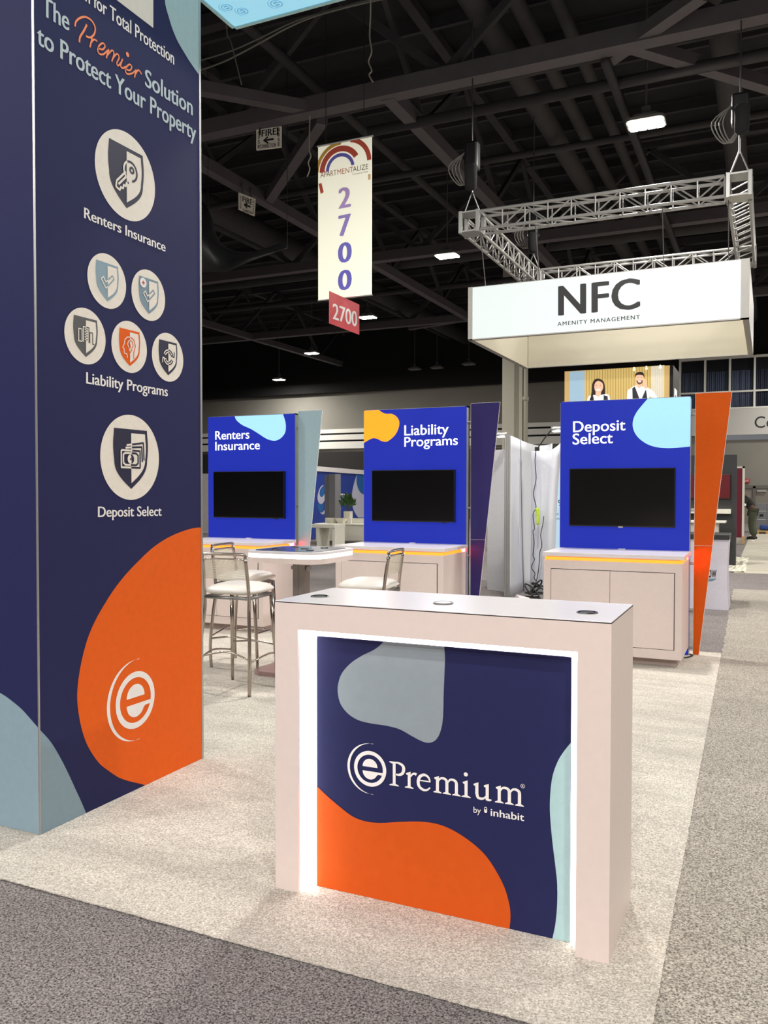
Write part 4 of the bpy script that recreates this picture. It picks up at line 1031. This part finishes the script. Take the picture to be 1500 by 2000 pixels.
for x in (938, 978): vblob('eye', HR, ((x-8, 226), (x, 222), (x+8, 226), (x, 230)), 9, False)
vblob('hair', HR, ((905, 235), (906, 190), (930, 165), (985, 162), (1008, 190), (1008, 235), (996, 200), (950, 192), (918, 200), (905, 235)), 8)
vblob('hand', SK, ((1000, 245), (1020, 250), (1040, 300), (1045, 345), (1015, 350), (995, 310), (1000, 245)), 9)
fvs = Face('X', vx1+.06, 1)
b = MB()
for (u0, v0, u1, v1) in ((.25, 3.62, .38, 3.2), (.38, 3.62, .75, 3.5), (.62, 3.5, .75, 3.4), (.38, 3.42, .7, 3.32), (.5, 3.32, .8, 3.2), (.25, 3.1, .9, 3.02)):
    b.box((vx1+.061, VY+u0, v0), (vx1+.066, VY+u1, v1))
b.done('side_lettering', em('white', (250, 248, 246)), vt)

# blue curved backdrop, seen between the left and middle kiosks
q0 = P(600, 912, 'Y', 21.9); pA = Vector((q0.x, q0.y, 0)); q1 = P(735, 925, 'Y', 29.5); pB = Vector((q1.x, q1.y, 0))
bd = thing('booth_backdrop', 'royal blue booth backdrop wall with white shapes between left and middle kiosks', 'backdrop', (pA.x, pA.y, 0))
zt = 2.06
dv = (pB-pA).normalized(); nv = Vector((dv.y, -dv.x, 0))
class Slab(Face):
    """an upright print plane at an angle"""
    def __init__(s, p, d): s.p, s.d = p, d; s.n = Vector((d.y, -d.x, 0))
    def px(s, x, y):
        d = _F*FPX+_R*(x-750)-_U*(y-1000); return EYEP+d*((s.p-EYEP).dot(s.n)/d.dot(s.n))
    def uv(s, q): return Vector(((q-s.p).dot(s.d), q.z))
    def at(s, u, v, l=1): r_ = s.p+s.d*u; return Vector((r_.x, r_.y, v))+s.lift(l)
sl = Slab(pA, dv)
Lw = (pB-pA).length
MB().prism([pA+Vector((0, 0, 0)), pB, pB+Vector((0, 0, zt+.03)), pA+Vector((0, 0, zt+.03))], nv*-.1).done('panel', mat('royal_blue_print', (36, 66, 160), .5), bd)
b = MB().prism([pA+Vector((0, 0, zt+.02)), pB+Vector((0, 0, zt+.02)), pB+Vector((0, 0, zt+.17)), pA+Vector((0, 0, zt+.17))], nv*.06); b.done('header_rail', WHITEINK, bd)
T1 = lambda x, y: (600+x*.1, 890+y*.1)
sl.blob('white_shape', mat('pale_lilac_print', (206, 206, 226), .5), bd, [T1(*p) for p in ((975, 350), (920, 520), (880, 700), (868, 860), (890, 1010), (940, 1130), (1000, 1210), (1250, 1210), (1250, 350))], (0, 6), 2)
sl.blob('blue_shape', mat('azure_print', (32, 104, 176), .5), bd, [T1(*p) for p in ((975, 350), (960, 480), (985, 620), (1040, 720), (1110, 762), (1250, 780), (1250, 350))], (0, 4), 4)
sl.blob('white_shape', mat('pale_lilac_print', (206, 206, 226), .5), bd, [T1(*p) for p in ((330, 570), (270, 600), (220, 700), (200, 820), (220, 910), (265, 945), (310, 920), (345, 840), (345, 740), (300, 800), (262, 800), (240, 740), (260, 650), (330, 570))], (0, 13), 2)
sl.blob('azure_shape', mat('azure_print', (32, 104, 176), .5), bd, [T1(*p) for p in ((330, 585), (262, 660), (242, 740), (264, 795), (300, 790), (330, 720), (330, 585))], (0, 6), 4)
sl.blob('azure_shape', mat('azure_print', (32, 104, 176), .5), bd, [T1(*p) for p in ((200, 930), (265, 950), (320, 920), (300, 1080), (240, 1090), (205, 1020), (200, 930))], (0, 6), 2)
sl.blob('white_shape', mat('pale_lilac_print', (206, 206, 226), .5), bd, [T1(*p) for p in ((240, 1095), (290, 1110), (345, 1050), (350, 1100), (300, 1150), (240, 1095))], (0, 5), 4)
letters(sl, 'ITP', WHITEINK, bd, T1(562, 930), T1(760, 935), T1(562, 735), .04, 4)
letters(sl, 'is', WHITEINK, bd, T1(582, 1055), T1(660, 1055), T1(582, 975), .04, 4, capch='i')
# grey monitor stand in front of the backdrop
gy = 21.2; gx0 = P(634, 1000, 'Y', gy).x; gx1 = P(656, 1000, 'Y', gy).x
gs = thing('display_column', 'grey upright display column in front of the royal blue backdrop', 'column', ((gx0+gx1)/2, gy, -.008))
MB().box((gx0, gy, -.008), (gx0+(gx1-gx0)*.38, gy+.3, 1.93)).done('side', GREYPANEL, gs)
MB().box((gx0+(gx1-gx0)*.46, gy-.05, -.008), (gx1, gy+.3, 1.95)).done('face', mat('mid_grey_panel', (128, 128, 132), .6), gs)
MB().box((gx0+(gx1-gx0)*.36, gy-.02, -.008), (gx0+(gx1-gx0)*.46, gy+.28, 1.94)).done('rail', ALU, gs)
# white low cabinets
cyv = 20.4
cx0 = P(617, 1020, 'Y', cyv).x; cx1 = P(745, 1020, 'Y', cyv).x; cz1 = P(660, 1023, 'Y', cyv).z
wc = thing('storage_counter', 'long low white counter with doors between left and middle kiosks', 'counter', ((cx0+cx1)/2, cyv+.3, -.008))
MB().box((cx0, cyv, .10), (cx1, cyv+.55, cz1-.03)).done('cabinet', WHITEP, wc)
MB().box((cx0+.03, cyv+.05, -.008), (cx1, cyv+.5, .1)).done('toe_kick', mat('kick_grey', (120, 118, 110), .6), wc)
MB().box((cx0-.03, cyv-.04, cz1-.03), (cx1, cyv+.58, cz1)).done('countertop', WHITEP, wc)
MB().box((cx0+.02, cyv+.5, cz1), (cx1, cyv+.56, cz1+.14)).done('upstand', WHITEP, wc)
dw = (cx1-cx0-.5)/3
for k in range(3): MB().box((cx0+.5+k*dw+.01, cyv-.018, .13), (cx0+.5+(k+1)*dw-.01, cyv, cz1-.07), .004).done('door', WHITEP, wc)
# white table in front of it
ty = 18.6; tx0 = P(606, 1030, 'Y', ty).x; tx1 = P(653, 1030, 'Y', ty).x; tz1 = P(630, 1024, 'Y', ty).z
wt = thing('side_table', 'white slab-legged table in front of the long low white counter', 'table', ((tx0+tx1)/2, ty+.3, -.008))
MB().box((tx0, ty, tz1-.09), (tx1, ty+.6, tz1), .004).done('tabletop', WHITEP, wt)
for x in (tx0+.17, tx1-.075): MB().box((x, ty+.03, -.008), (x+.075, ty+.57, tz1-.09)).done('leg', WHITEP, wt)
# bowls, sign card, potted plant
def bowl(px_, label):
    q = P(px_, 1022, 'Y', cyv+.2)
    b = MB(); z = cz1
    b.bm.verts.new; pts0 = [(-.07, -.07), (.07, -.07), (.07, .07), (-.07, .07)]; k = 1.9
    lo = [b.bm.verts.new((q.x+x, q.y+y, z)) for x, y in pts0]; hi = [b.bm.verts.new((q.x+x*k, q.y+y*k, z+.14)) for x, y in pts0]; inn_ = [b.bm.verts.new((q.x+x*k*.88, q.y+y*k*.88, z+.14)) for x, y in pts0]; il = [b.bm.verts.new((q.x+x*.85, q.y+y*.85, z+.015)) for x, y in pts0]
    b.bm.faces.new(lo[::-1]); b.bm.faces.new(il)
    for i in range(4):
        j = (i+1) % 4; b.bm.faces.new((lo[i], lo[j], hi[j], hi[i])); b.bm.faces.new((hi[i], hi[j], inn_[j], inn_[i])); b.bm.faces.new((inn_[i], inn_[j], il[j], il[i]))
    tag(b.done('square_bowl', mat('bowl_white', (236, 232, 214), .4)), label, 'bowl', 'square bowls on the white counter')
bowl(648, 'square white flared bowl on the white counter, the one farther left'); bowl(667, 'square white flared bowl on the white counter beside the card stand')
q = P(682, 1021, 'Y', cyv+.15); tag(MB().box((q.x-.06, q.y, cz1), (q.x+.06, q.y+.05, cz1+.16), .004).done('card_stand', mat('card_white', (240, 236, 224), .4)), 'small white card stand on the counter below the potted plant', 'card stand')
pq = P(680, 1010, 'Y', cyv+.53)
pl = thing('potted_plant', 'leafy green plant in a square white pot on the white counter', 'plant', (pq.x, cyv+.53, cz1+.14))
MB().box((pq.x-.10, cyv+.44, cz1+.14), (pq.x+.10, cyv+.62, cz1+.33), .008).done('pot', mat('pot_white', (222, 218, 204), .5), pl)
b = MB(); random.seed(5)
for i in range(90):
    th = random.uniform(0, 2*PI); ph = random.uniform(-.2, 1.4); rr = random.uniform(.10, .30)
    c_ = Vector((pq.x-.03+rr*math.cos(th)*math.cos(ph)*.85, cyv+.53+rr*math.sin(th)*math.cos(ph)*.8, cz1+.55+rr*math.sin(ph)*.95))
    d = (c_-Vector((pq.x, cyv+.53, cz1+.35))).normalized(); sd = d.cross(Vector((random.uniform(-1, 1), random.uniform(-1, 1), random.uniform(-1, 1)))).normalized(); ln = random.uniform(.10, .17); wd = ln*.32; nn = d.cross(sd)
    pts_ = [c_-d*ln*.5, c_-d*ln*.1+sd*wd+nn*.012, c_+d*ln*.5-nn*.02, c_-d*ln*.1-sd*wd+nn*.012]
    v_ = [b.bm.verts.new(p_) for p_ in pts_]; b.bm.faces.new((v_[0], v_[1], v_[2])); b.bm.faces.new((v_[0], v_[2], v_[3]))
o = b.done('foliage', mat('leaf_green', (58, 92, 40), .5, var=.4, scale=9), pl)
b = MB()
for i in range(6):
    a_ = i*1.05; b.tube([(pq.x+.02*math.cos(a_), cyv+.53+.02*math.sin(a_), cz1+.3), (pq.x+.10*math.cos(a_), cyv+.53+.1*math.sin(a_), cz1+.62)], .008, 6)
b.done('stem', mat('stem_green', (70, 84, 40), .6), pl)

# stretch-fabric pop-up wall between the middle and right kiosks
pu = thing('popup_wall', 'white stretch-fabric pop-up wall on grey poles between middle and right kiosks', 'display wall', (-3.3, 11.4, -.008))
def fl(px_, D): # floor point seen at a column, at a depth
    d = _F*FPX+_R*(px_-750); d.z = 0; t_ = D/(d.dot(Vector((_F.x, _F.y, 0)))); q_ = d*t_; return Vector((q_.x, q_.y, -.008))
cv = catmull([fl(996, 11.7), fl(1012, 12.3), fl(1030, 12.9), fl(1050, 13.5), fl(1066, 13.7), fl(1078, 13.6)], n=6)
b = MB(); nz = 14; g = []
for i, q_ in enumerate(cv):
    t_ = i/(len(cv)-1); top_ = 2.22+.02*math.cos(6*t_); row = []
    for j in range(nz+1):
        s = j/nz; lean = Vector((_R.x, _R.y, 0))*(.085*(1-s)*math.sin(PI*min(1, t_*1.0)))
        pinch = Vector((_F.x, _F.y, 0))*(.06*math.sin(PI*s)*math.sin(3*PI*t_))
        row.append(b.bm.verts.new(Vector((q_.x, q_.y, -.008+(top_+.008)*s))+lean+pinch))
    g.append(row)
for i in range(len(cv)-1):
    for j in range(nz): b.bm.faces.new((g[i][j], g[i+1][j], g[i+1][j+1], g[i][j+1]))
def gpt(i, s): return g[i][min(nz, int(round(s*nz)))].co.copy()
seams = [[gpt(i, s/14)-Vector((_F.x, _F.y, 0))*.015 for s in range(15)] for i in (7, 18)]
o = b.done('fabric', FABW, pu, smooth=True); o.modifiers.new('thick', 'SOLIDIFY').thickness = .012
for sm in seams:
    b = MB(); b.tube(sm, .014, 8); b.done('pole', mat('dark_grey_pole', (96, 96, 104), .5), pu, smooth=True)
pq_ = [fl(x, D) for x, D in ((987, 11.45), (991, 11.5), (994.5, 11.6))]
for q_ in pq_: MB().cyl((q_.x, q_.y, -.008), (q_.x, q_.y, 2.25), .013, 10).done('pole', mat('alu_pole', (176, 176, 174), .4, .5), pu)
# second, flat white display at its left
wl = [fl(952, 12.6), fl(987, 12.3)]
tag(MB().prism([wl[0], wl[1], wl[1]+Vector((0, 0, 2.09)), wl[0]+Vector((0, 0, 2.09))], (.02, .05, 0)).done('display_screen', mat('offwhite_panel', (202, 202, 206), .7)), 'flat off-white display wall behind the indigo wing panel', 'display wall')
# front curtain with curled top
fc = catmull([fl(1041, 12.4), fl(1050, 12.2), fl(1062, 12.1), fl(1074, 12.0), fl(1083, 12.1)], n=5)
b = MB(); g = []
for i, q_ in enumerate(fc):
    t_ = i/(len(fc)-1); row = []
    tops = 2.05+.14*max(0, t_-.55)/.45
    for j in range(nz+1):
        s = j/nz; k_ = s**3; off = Vector((_R.x, _R.y, 0))*(-.02*(1-s)+(.08 if t_ > .5 else -.03)*k_)
        curl = Vector((-_F.x, -_F.y, 0))*(.10*k_+.03*math.sin(7*t_+3*s))
        row.append(b.bm.verts.new(Vector((q_.x, q_.y, -.008+(tops+.008)*s))+off+curl))
    g.append(row)
for i in range(len(fc)-1):
    for j in range(nz): b.bm.faces.new((g[i][j], g[i+1][j], g[i+1][j+1], g[i][j+1]))
o = b.done('fabric_curtain', FABW, None, smooth=True); o.modifiers.new('thick', 'SOLIDIFY').thickness = .02
tag(o, 'white fabric banner with curled top corners left of the rightmost kiosk', 'banner')
# lit text panel
my = 15.5; fm = Face('Y', my, -1)
mx0 = P(1060, 960, 'Y', my).x; mx1 = P(1125, 960, 'Y', my).x; mz1 = P(1080, 886, 'Y', my).z
mp_ = thing('info_panel', 'pale blue backlit info panel half hidden left of the rightmost kiosk', 'display panel', ((mx0+mx1)/2, my, -.008))
MB().box((mx0, my, -.008), (mx1, my+.06, mz1)).done('panel', mat('pale_blue_lit', (176, 206, 226), .5, emit=.35, ergb=(190, 222, 244)), mp_)
inkb = mat('slate_ink', (56, 84, 110), .5)
letters(fm, 'inMinn', inkb, mp_, (1068, 917), (1104, 914), (1068, 904), .0)
letters(fm, '9', inkb, mp_, (1090, 988), (1097, 988), (1090, 976), .0)
letters(fm, 'ction in Mi', inkb, mp_, (1079, 1006), (1105, 1006), (1079, 1001), .0); letters(fm, 'nd manag', inkb, mp_, (1079, 1015), (1105, 1015), (1079, 1010), .0)
# clamp lights
def armlight(base, head, D0, label):
    p0 = EYEP+(_F*FPX+_R*(base[0]-750)-_U*(base[1]-1000))*(D0/FPX); p1 = EYEP+(_F*FPX+_R*(head[0]-750)-_U*(head[1]-1000))*(D0*.97/FPX)
    t = thing('clip_lamp', label, 'lamp', p0, 0, 'clip-on display lamps')
    MB().box(p0-Vector((.03, .03, .05)), p0+Vector((.03, .03, .03)), .008).done('clamp', BEZEL, t)
    MB().tube([p0, p0.lerp(p1, .5)+Vector((0, 0, .01)), p1], .009, 8).done('arm', BEZEL, t)
    d = (p1-p0).normalized(); sh = MB(); hd = Vector((_R.x, _R.y, 0)).normalized()
    sh.tube([p1-hd*.01, p1+hd*.02, p1+hd*.12, p1+hd*.15], .035, 14, True, .035); sh.done('head', ALU, t, smooth=True)
    MB().box(p1+hd*.01-Vector((.0, .02, .040)), p1+hd*.13+Vector((0, .02, -.030))).done('bulb', mat('clip_bulb', (255, 255, 250), .4, emit=5), t)
armlight((1049, 877), (1078, 838), 12.25, 'clip-on lamp reaching right from the curled white banner')
armlight((957, 882), (970, 849), 12.55, 'clip-on lamp poking out beside the indigo wing panel')
# cables on the fabric and the heap on the floor
def fcable(pts, D, r, label):
    b = MB(); q_ = [EYEP+(_F*FPX+_R*(x-750)-_U*(y-1000))*(D/FPX) for x, y in pts]; b.tube(catmull(q_, n=4), r, 6); tag(b.done('power_cable', WIRE, smooth=True), label, 'cable')
fcable(((1047, 880), (1045, 900), (1047, 935), (1042, 965), (1047, 990), (1041, 1005), (1044, 1032), (1041, 1037), (1043, 1060), (1041, 1085), (1044, 1092), (1038, 1108), (1045, 1120), (1043, 1128), (1047, 1135)), 12.1, .006, 'wavy black cable running down the white fabric, left one')
fcable(((1062, 1008), (1060, 1025), (1056, 1045), (1058, 1065), (1054, 1080), (1053, 1100), (1050, 1125), (1046, 1140)), 12.0, .006, 'wavy black cable running down the white fabric, right one')
b = MB(); random.seed(11)
for k_ in range(7):
    c_ = fl(1046+random.uniform(-8, 10), 11.3+random.uniform(-.1, .2)); rr = random.uniform(.06, .14); up_ = random.uniform(.0, .16)
    b.tube([(c_.x+rr*math.cos(a_*PI/8), c_.y+rr*.6*math.sin(a_*PI/8), .015+up_+.10*(1+math.sin(a_*PI/8+k_))*.5*(k_ % 3)) for a_ in range(16)], .011, 6, closed=True)
tag(b.done('cable_heap', WIRE, smooth=True), 'tangled heap of black cables on the floor by the white pop-up wall', 'cable')
hq = [EYEP+(_F*FPX+_R*(x-750)-_U*(y-1000))*(12.0/FPX) for x, y in ((1048.5, 992), (1050.5, 1005), (1050, 1025))]
b = MB().tube(catmull(hq, n=4), .030, 8, True, .018); tag(b.done('tag_ribbon', mat('lime_plastic', (190, 220, 60), .5), smooth=True), 'lime green strip hanging on the white fabric', 'ribbon')
# white foam box on the floor
q_ = [fl(1001, 10.95), fl(1016, 10.55), fl(1036, 10.55), fl(1042, 10.9)]
b = MB(); lo = [b.bm.verts.new(v) for v in q_]; hi = [b.bm.verts.new(q_[0]+Vector((.05, .02, .13))), b.bm.verts.new(q_[1]+Vector((-.02, .05, .13))), b.bm.verts.new(q_[2]+Vector((-.02, .05, .09))), b.bm.verts.new(q_[3]+Vector((-.05, 0, .09)))]
b.bm.faces.new(lo[::-1]); b.bm.faces.new(hi)
for i in range(4): j = (i+1) % 4; b.bm.faces.new((lo[i], lo[j], hi[j], hi[i]))
tag(b.done('foam_box', mat('foam_white', (214, 206, 208), .6)), 'white foam block lying on the floor below the pop-up wall', 'box')

# ================================================================= RIGHT BACKGROUND
# cloth covered table
cy0 = 11.25; fcx = Face('Y', cy0, -1)
tx1_ = P(1423, 1190, 'Y', cy0).x; tx0_ = tx1_-1.15; tzt = P(1400, 1044, 'Y', cy0).z
cl = thing('draped_table', 'table in a white stretch cover with black top, right of the orange wing', 'table', ((tx0_+tx1_)/2, cy0+.3, -.008))
b = MB(); n = 10
for s_, yy in ((0, cy0), ):
    pass
prof = []
lo_ = [(tx0_, cy0), (tx1_, cy0), (tx1_, cy0+.6), (tx0_, cy0+.6)]
cen = Vector(((tx0_+tx1_)/2, cy0+.3))
rings = []
for z_, k_ in ((-.008, 1.0), (.25, .965), (.55, .955), (.8, .975), (tzt-.06, .985)):
    ring = []
    for i in range(4):
        a_ = Vector(lo_[i]); b_ = Vector(lo_[(i+1) % 4])
        for j in range(6):
            q2 = cen+(a_.lerp(b_, j/6)-cen)*k_; ring.append(b.bm.verts.new((q2.x, q2.y, z_)))
    rings.append(ring)
for A, B in zip(rings, rings[1:]):
    for i in range(24): b.bm.faces.new((A[i], A[(i+1) % 24], B[(i+1) % 24], B[i]))
b.done('cloth', mat('lilac_white_cloth', (212, 208, 220), .7), cl, smooth=False)
MB().box((tx0_-.0, cy0-.005, tzt-.065), (tx1_, cy0+.6, tzt), .006).done('tabletop', DARKW, cl)
letters(fcx, 'now', BLACKINK, cl, (1377, 1128), (1399, 1128), (1377, 1113), .0, 3, capch='o')
fcx.blob('swoosh', mat('teal_ink', (96, 150, 164), .5), cl, [(1374, 1131), (1399, 1130), (1392, 1134), (1384, 1135), (1374, 1135)], None, 3)
for o in cl.children:
    if o.name.startswith(('lettering', 'swoosh')):
        for v in o.data.vertices: v.co.y += .012
# charcoal booth wall with its red screen and shelves
dy = 18.0; dx1 = P(1437, 1105, 'Y', dy).x; dxl = dx1-1.5; dzt = P(1430, 888, 'Y', dy).z
dk = thing('booth_wall', 'charcoal booth wall behind the white-covered table', 'display wall', ((dxl+dx1)/2, dy+.06, -.008))
MB().box((dxl, dy, -.008), (dx1, dy+.14, dzt), .004).done('panel', DARKW, dk)
MB().box((dxl, dy-.16, P(1410, 1003, 'Y', dy).z), (P(1428, 1000, 'Y', dy).x, dy, P(1410, 994, 'Y', dy).z), .004).done('shelf', WHITEP, dk)
rt = thing('television', 'dark red screen mounted on the charcoal booth wall', 'television', (P(1415, 960, 'Y', dy).x, dy-.05, P(1410, 975, 'Y', dy).z))
rx1 = P(1427, 950, 'Y', dy-.05).x
MB().box((rx1-.9, dy-.05, P(1415, 975, 'Y', dy).z), (rx1, dy-.004, P(1415, 926, 'Y', dy).z), .012).done('casing', mat('red_screen_case', (60, 12, 18), .4), rt)
MB().box((rx1-.88, dy-.054, P(1415, 974, 'Y', dy).z+.02), (rx1-.02, dy-.049, P(1415, 927, 'Y', dy).z-.02)).done('screen', mat('red_screen', (92, 14, 24), .3, emit=.15), rt)
ly = 16.9; lx1 = P(1417, 1018, 'Y', ly).x; lzt = P(1405, 1018, 'Y', ly).z
lt = thing('side_table', 'small white table before the charcoal booth wall', 'table', (lx1-.5, ly+.25, -.008))
MB().box((lx1-1.0, ly, lzt-.035), (lx1, ly+.5, lzt), .004).done('tabletop', WHITEP, lt)
MB().box((lx1-.75, ly+.08, -.008), (lx1-.13, ly+.42, lzt-.035)).done('pedestal', mat('pedestal_white', (196, 192, 182), .6), lt)
# crumpled plastic around its foot
b = MB(); random.seed(9); g = []
for i in range(10):
    row = []
    for j in range(14):
        x = dx1-.12+i*.035+random.uniform(-.01, .01); y = 16.6+j*.28; row.append(b.bm.verts.new((x, y, .0+random.uniform(0, .025) if x < dx1+.18 else .0)))
    g.append(row)
for i in range(9):
    for j in range(13): b.bm.faces.new((g[i][j], g[i+1][j], g[i+1][j+1], g[i][j+1]))
o = b.done('plastic_sheet', mat('cream_plastic', (226, 222, 200), .4)); o.modifiers.new('thick', 'SOLIDIFY').thickness = .004
tag(o, 'crumpled pale plastic sheet on the floor around the charcoal wall', 'sheet')
# maroon panel
py_ = 25.6; mxr = P(1453, 1062, 'Y', py_).x; mxl = mxr-1.2; mzt = P(1447, 911, 'Y', py_).z
mr = thing('partition', 'maroon partition panel with pale frame behind the charcoal booth wall', 'partition', ((mxl+mxr)/2, py_, -.008))
MB().box((mxl, py_, .18), (mxr-.06, py_+.05, mzt-.05)).done('fabric', MAROON, mr)
b = MB().box((mxr-.06, py_-.01, -.008), (mxr, py_+.06, mzt)); b.box((mxl, py_-.01, mzt-.05), (mxr, py_+.06, mzt)); b.done('frame', WHITEP, mr)
MB().box((mxl, py_+.005, -.008), (mxr-.06, py_+.045, .18)).done('plinth', mat('plinth_pale', (206, 200, 190), .6), mr)
wp = P(1455, 1064, 'Y', 26.2); tag(MB().box((P(1449, 1064, 'Y', 25.5).x, 25.45, -.003), (P(1454, 1064, 'Y', 25.5).x, 25.55, .22)).done('wooden_post', WOOD), 'short pale wooden block at the foot of the maroon partition', 'board')
q_ = P(1470, 1058, 'Z', 0); tag(MB().box((q_.x-.05, q_.y, -.003), (q_.x+.05, q_.y+.12, .035), .012).done('paper_scrap', WHITEINK), 'scrap of white paper on the floor near the stooping worker', 'paper')
# grey cases and pallet
gy_ = 33.0
for x0_, x1_, y0_, lab in ((1478, 1497, 983, 'grey road case behind the stooping worker, the left one'), (1498, 1520, 983, 'grey road case behind the stooping worker, the right one at the frame edge')):
    a_ = P(x0_, y0_, 'Y', gy_); b_ = P(x1_, 1040, 'Y', gy_)
    t = thing('road_case', lab, 'case', ((a_.x+b_.x)/2, gy_+.3, .12), 0, 'grey road cases by the far doors')
    MB().box((a_.x, gy_, .12), (b_.x, gy_+.7, a_.z), .01).done('body', mat('case_grey', (112, 115, 120), .5), t)
    for z_ in (.45, .75): MB().box((a_.x+.02, gy_-.012, z_), (b_.x-.02, gy_, z_+.03)).done('edge_band', ALU, t)
    MB().box(((a_.x+b_.x)/2-.06, gy_-.02, .58), ((a_.x+b_.x)/2+.06, gy_, .66)).done('latch', BEZEL, t)
a_ = P(1476, 1036, 'Y', 32.0); b_ = P(1522, 1036, 'Y', 32.0)
pt = thing('pallet', 'low wooden pallet under the grey cases and blue bag', 'pallet', ((a_.x+b_.x)/2, 32.6, -.008))
for k_ in range(6): MB().box((a_.x, 31.9+k_*.32, .07), (b_.x, 32.12+k_*.32, .11)).done('slat', WOOD, pt)
for x in (a_.x, (a_.x+b_.x)/2-.05, b_.x-.1): MB().box((x, 31.9, -.008), (x+.1, 33.72, .07)).done('runner', WOOD, pt)
bq = P(1494, 1030, 'Y', 32.2); b = MB(); b.box((bq.x-.17, 32.05, .11), (bq.x+.20, 32.4, .30), .07, 3)
tag(b.done('duffel_bag', mat('blue_nylon', (34, 62, 130), .6), smooth=True), 'blue bag lying on the pallet at the right edge', 'bag')
# worker
wq = P(1468, 1051, 'Z', 0); wy = 28.4
def skin(name, m_, par, verts, edges, rad, sub=1):
    me = bpy.data.meshes.new(name); me.from_pydata([Vector(v) for v in verts], edges, []); o = bpy.data.objects.new(name, me); C.objects.link(o)
    md = o.modifiers.new('s', 'SKIN')
    for i, r in enumerate(rad):
        sv = me.skin_vertices[0].data[i]; sv.radius = (r, r) if not isinstance(r, tuple) else r; sv.use_root = (i == 0)
    ss = o.modifiers.new('ss', 'SUBSURF'); ss.levels = sub; ss.render_levels = sub
    dg = bpy.context.evaluated_depsgraph_get(); m2 = bpy.data.meshes.new_from_object(o.evaluated_get(dg)); m2.name = name
    bpy.data.objects.remove(o)
    for p_ in m2.polygons: p_.use_smooth = True
    m2.materials.clear(); m2.materials.append(m_)
    o = bpy.data.objects.new(name, m2); C.objects.link(o)
    if par: o.parent = par
    return o
pw = thing('person', 'worker in dark shirt and olive trousers stooping near the far doors', 'person', (wq.x+.02, wy, -.003))
SKN = mat('skin_brown', (92, 64, 50), .6); SHIRT = mat('dark_shirt', (38, 40, 36), .8); TRO = mat('olive_trousers', (74, 78, 60), .85)
# local axes: -X is where the worker leans, Z up
V_ = [(.0, 0, .92), (-.08, 0, 1.10), (-.20, 0, 1.27), (-.24, 0, 1.35), (-.31, 0, 1.41), (-.36, -.01, 1.46),
      (-.17, -.19, 1.28), (-.25, -.21, 1.02), (-.36, -.18, .84), (-.40, -.17, .77),
      (-.17, .19, 1.28), (-.24, .21, 1.02), (-.34, .16, .84), (-.38, .14, .77),
      (.01, -.10, .86), (-.04, -.12, .48), (.04, -.13, .09), (-.10, -.14, .04),
      (.03, .10, .86), (-.01, .13, .48), (.09, .14, .09), (-.05, .15, .04)]
E_ = [(0, 1), (1, 2), (2, 3), (3, 4), (4, 5), (2, 6), (6, 7), (7, 8), (8, 9), (2, 10), (10, 11), (11, 12), (12, 13), (0, 14), (14, 15), (15, 16), (16, 17), (0, 18), (18, 19), (19, 20), (20, 21)]
Rd = [.13, .13, .12, .06, .10, .085, .06, .045, .036, .03, .06, .045, .036, .03, .085, .062, .045, .035, .085, .062, .045, .035]
skin('body', SKN, pw, V_, E_, Rd, 2)
skin('shirt', SHIRT, pw, [V_[0], V_[1], V_[2], V_[6], tuple(Vector(V_[6]).lerp(Vector(V_[7]), .75)), V_[10], tuple(Vector(V_[10]).lerp(Vector(V_[11]), .75))], [(0, 1), (1, 2), (2, 3), (3, 4), (2, 5), (5, 6)], [.155, .165, .14, .085, .07, .085, .07], 2)
skin('trousers', TRO, pw, [(0, 0, .95), (.02, -.11, .84), (-.03, -.12, .48), (.04, -.13, .10), (.04, .11, .84), (0, .13, .48), (.09, .14, .10)], [(0, 1), (1, 2), (2, 3), (0, 4), (4, 5), (5, 6)], [.16, .13, .105, .095, .13, .105, .095], 2)
for s_, x_ in ((-.135, .0), (.145, .05)):
    MB().box((x_-.15, s_-.05, 0), (x_+.10, s_+.05, .08), .03, 2).done('shoe', BEZEL, pw, smooth=True, local=True)
b = MB().lathe((-.335, -.005, 1.40), [(.06, .0), (.115, .04), (.118, .09), (.09, .135), (.0005, .15)], 18); b.done('cap', BLACKF, pw, smooth=True, local=True)
b = MB().tube([(-.245, -.205, 1.10), (-.25, -.21, 1.03)], .078, 14); b.done('armband', WHITEINK, pw, local=True)
for s_ in (-1, 1):
    hx, hy, hz_ = (-.40, -.17, .77) if s_ < 0 else (-.38, .14, .77)
    b = MB(); b.box((hx-.03, hy-.018, hz_-.09), (hx+.03, hy+.018, hz_+.02), .012, 2)
    for f_, ln in enumerate((.065, .075, .07, .055)): b.tube([(hx-.025+.017*f_, hy, hz_-.08), (hx-.03+.017*f_, hy+.004, hz_-.08-ln*.6), (hx-.02+.017*f_, hy+.012, hz_-.08-ln)], .008, 6)
    b.tube([(hx-.028, hy, hz_-.03), (hx-.055, hy+.01, hz_-.07), (hx-.06, hy+.015, hz_-.095)], .009, 6)
    b.done('hand', SKN, pw, smooth=True, local=True)

# ---- white booth structure glimpsed between tower and left kiosk
gx = P(404, 960, 'Y', 24.0); tag(MB().box((gx.x-1.2, 24, -.008), (gx.x+.5, 24.1, P(404, 925, 'Y', 24.0).z)).done('display_screen', WHITEINK), 'white booth wall glimpsed between the tower and the leftmost kiosk', 'display wall')
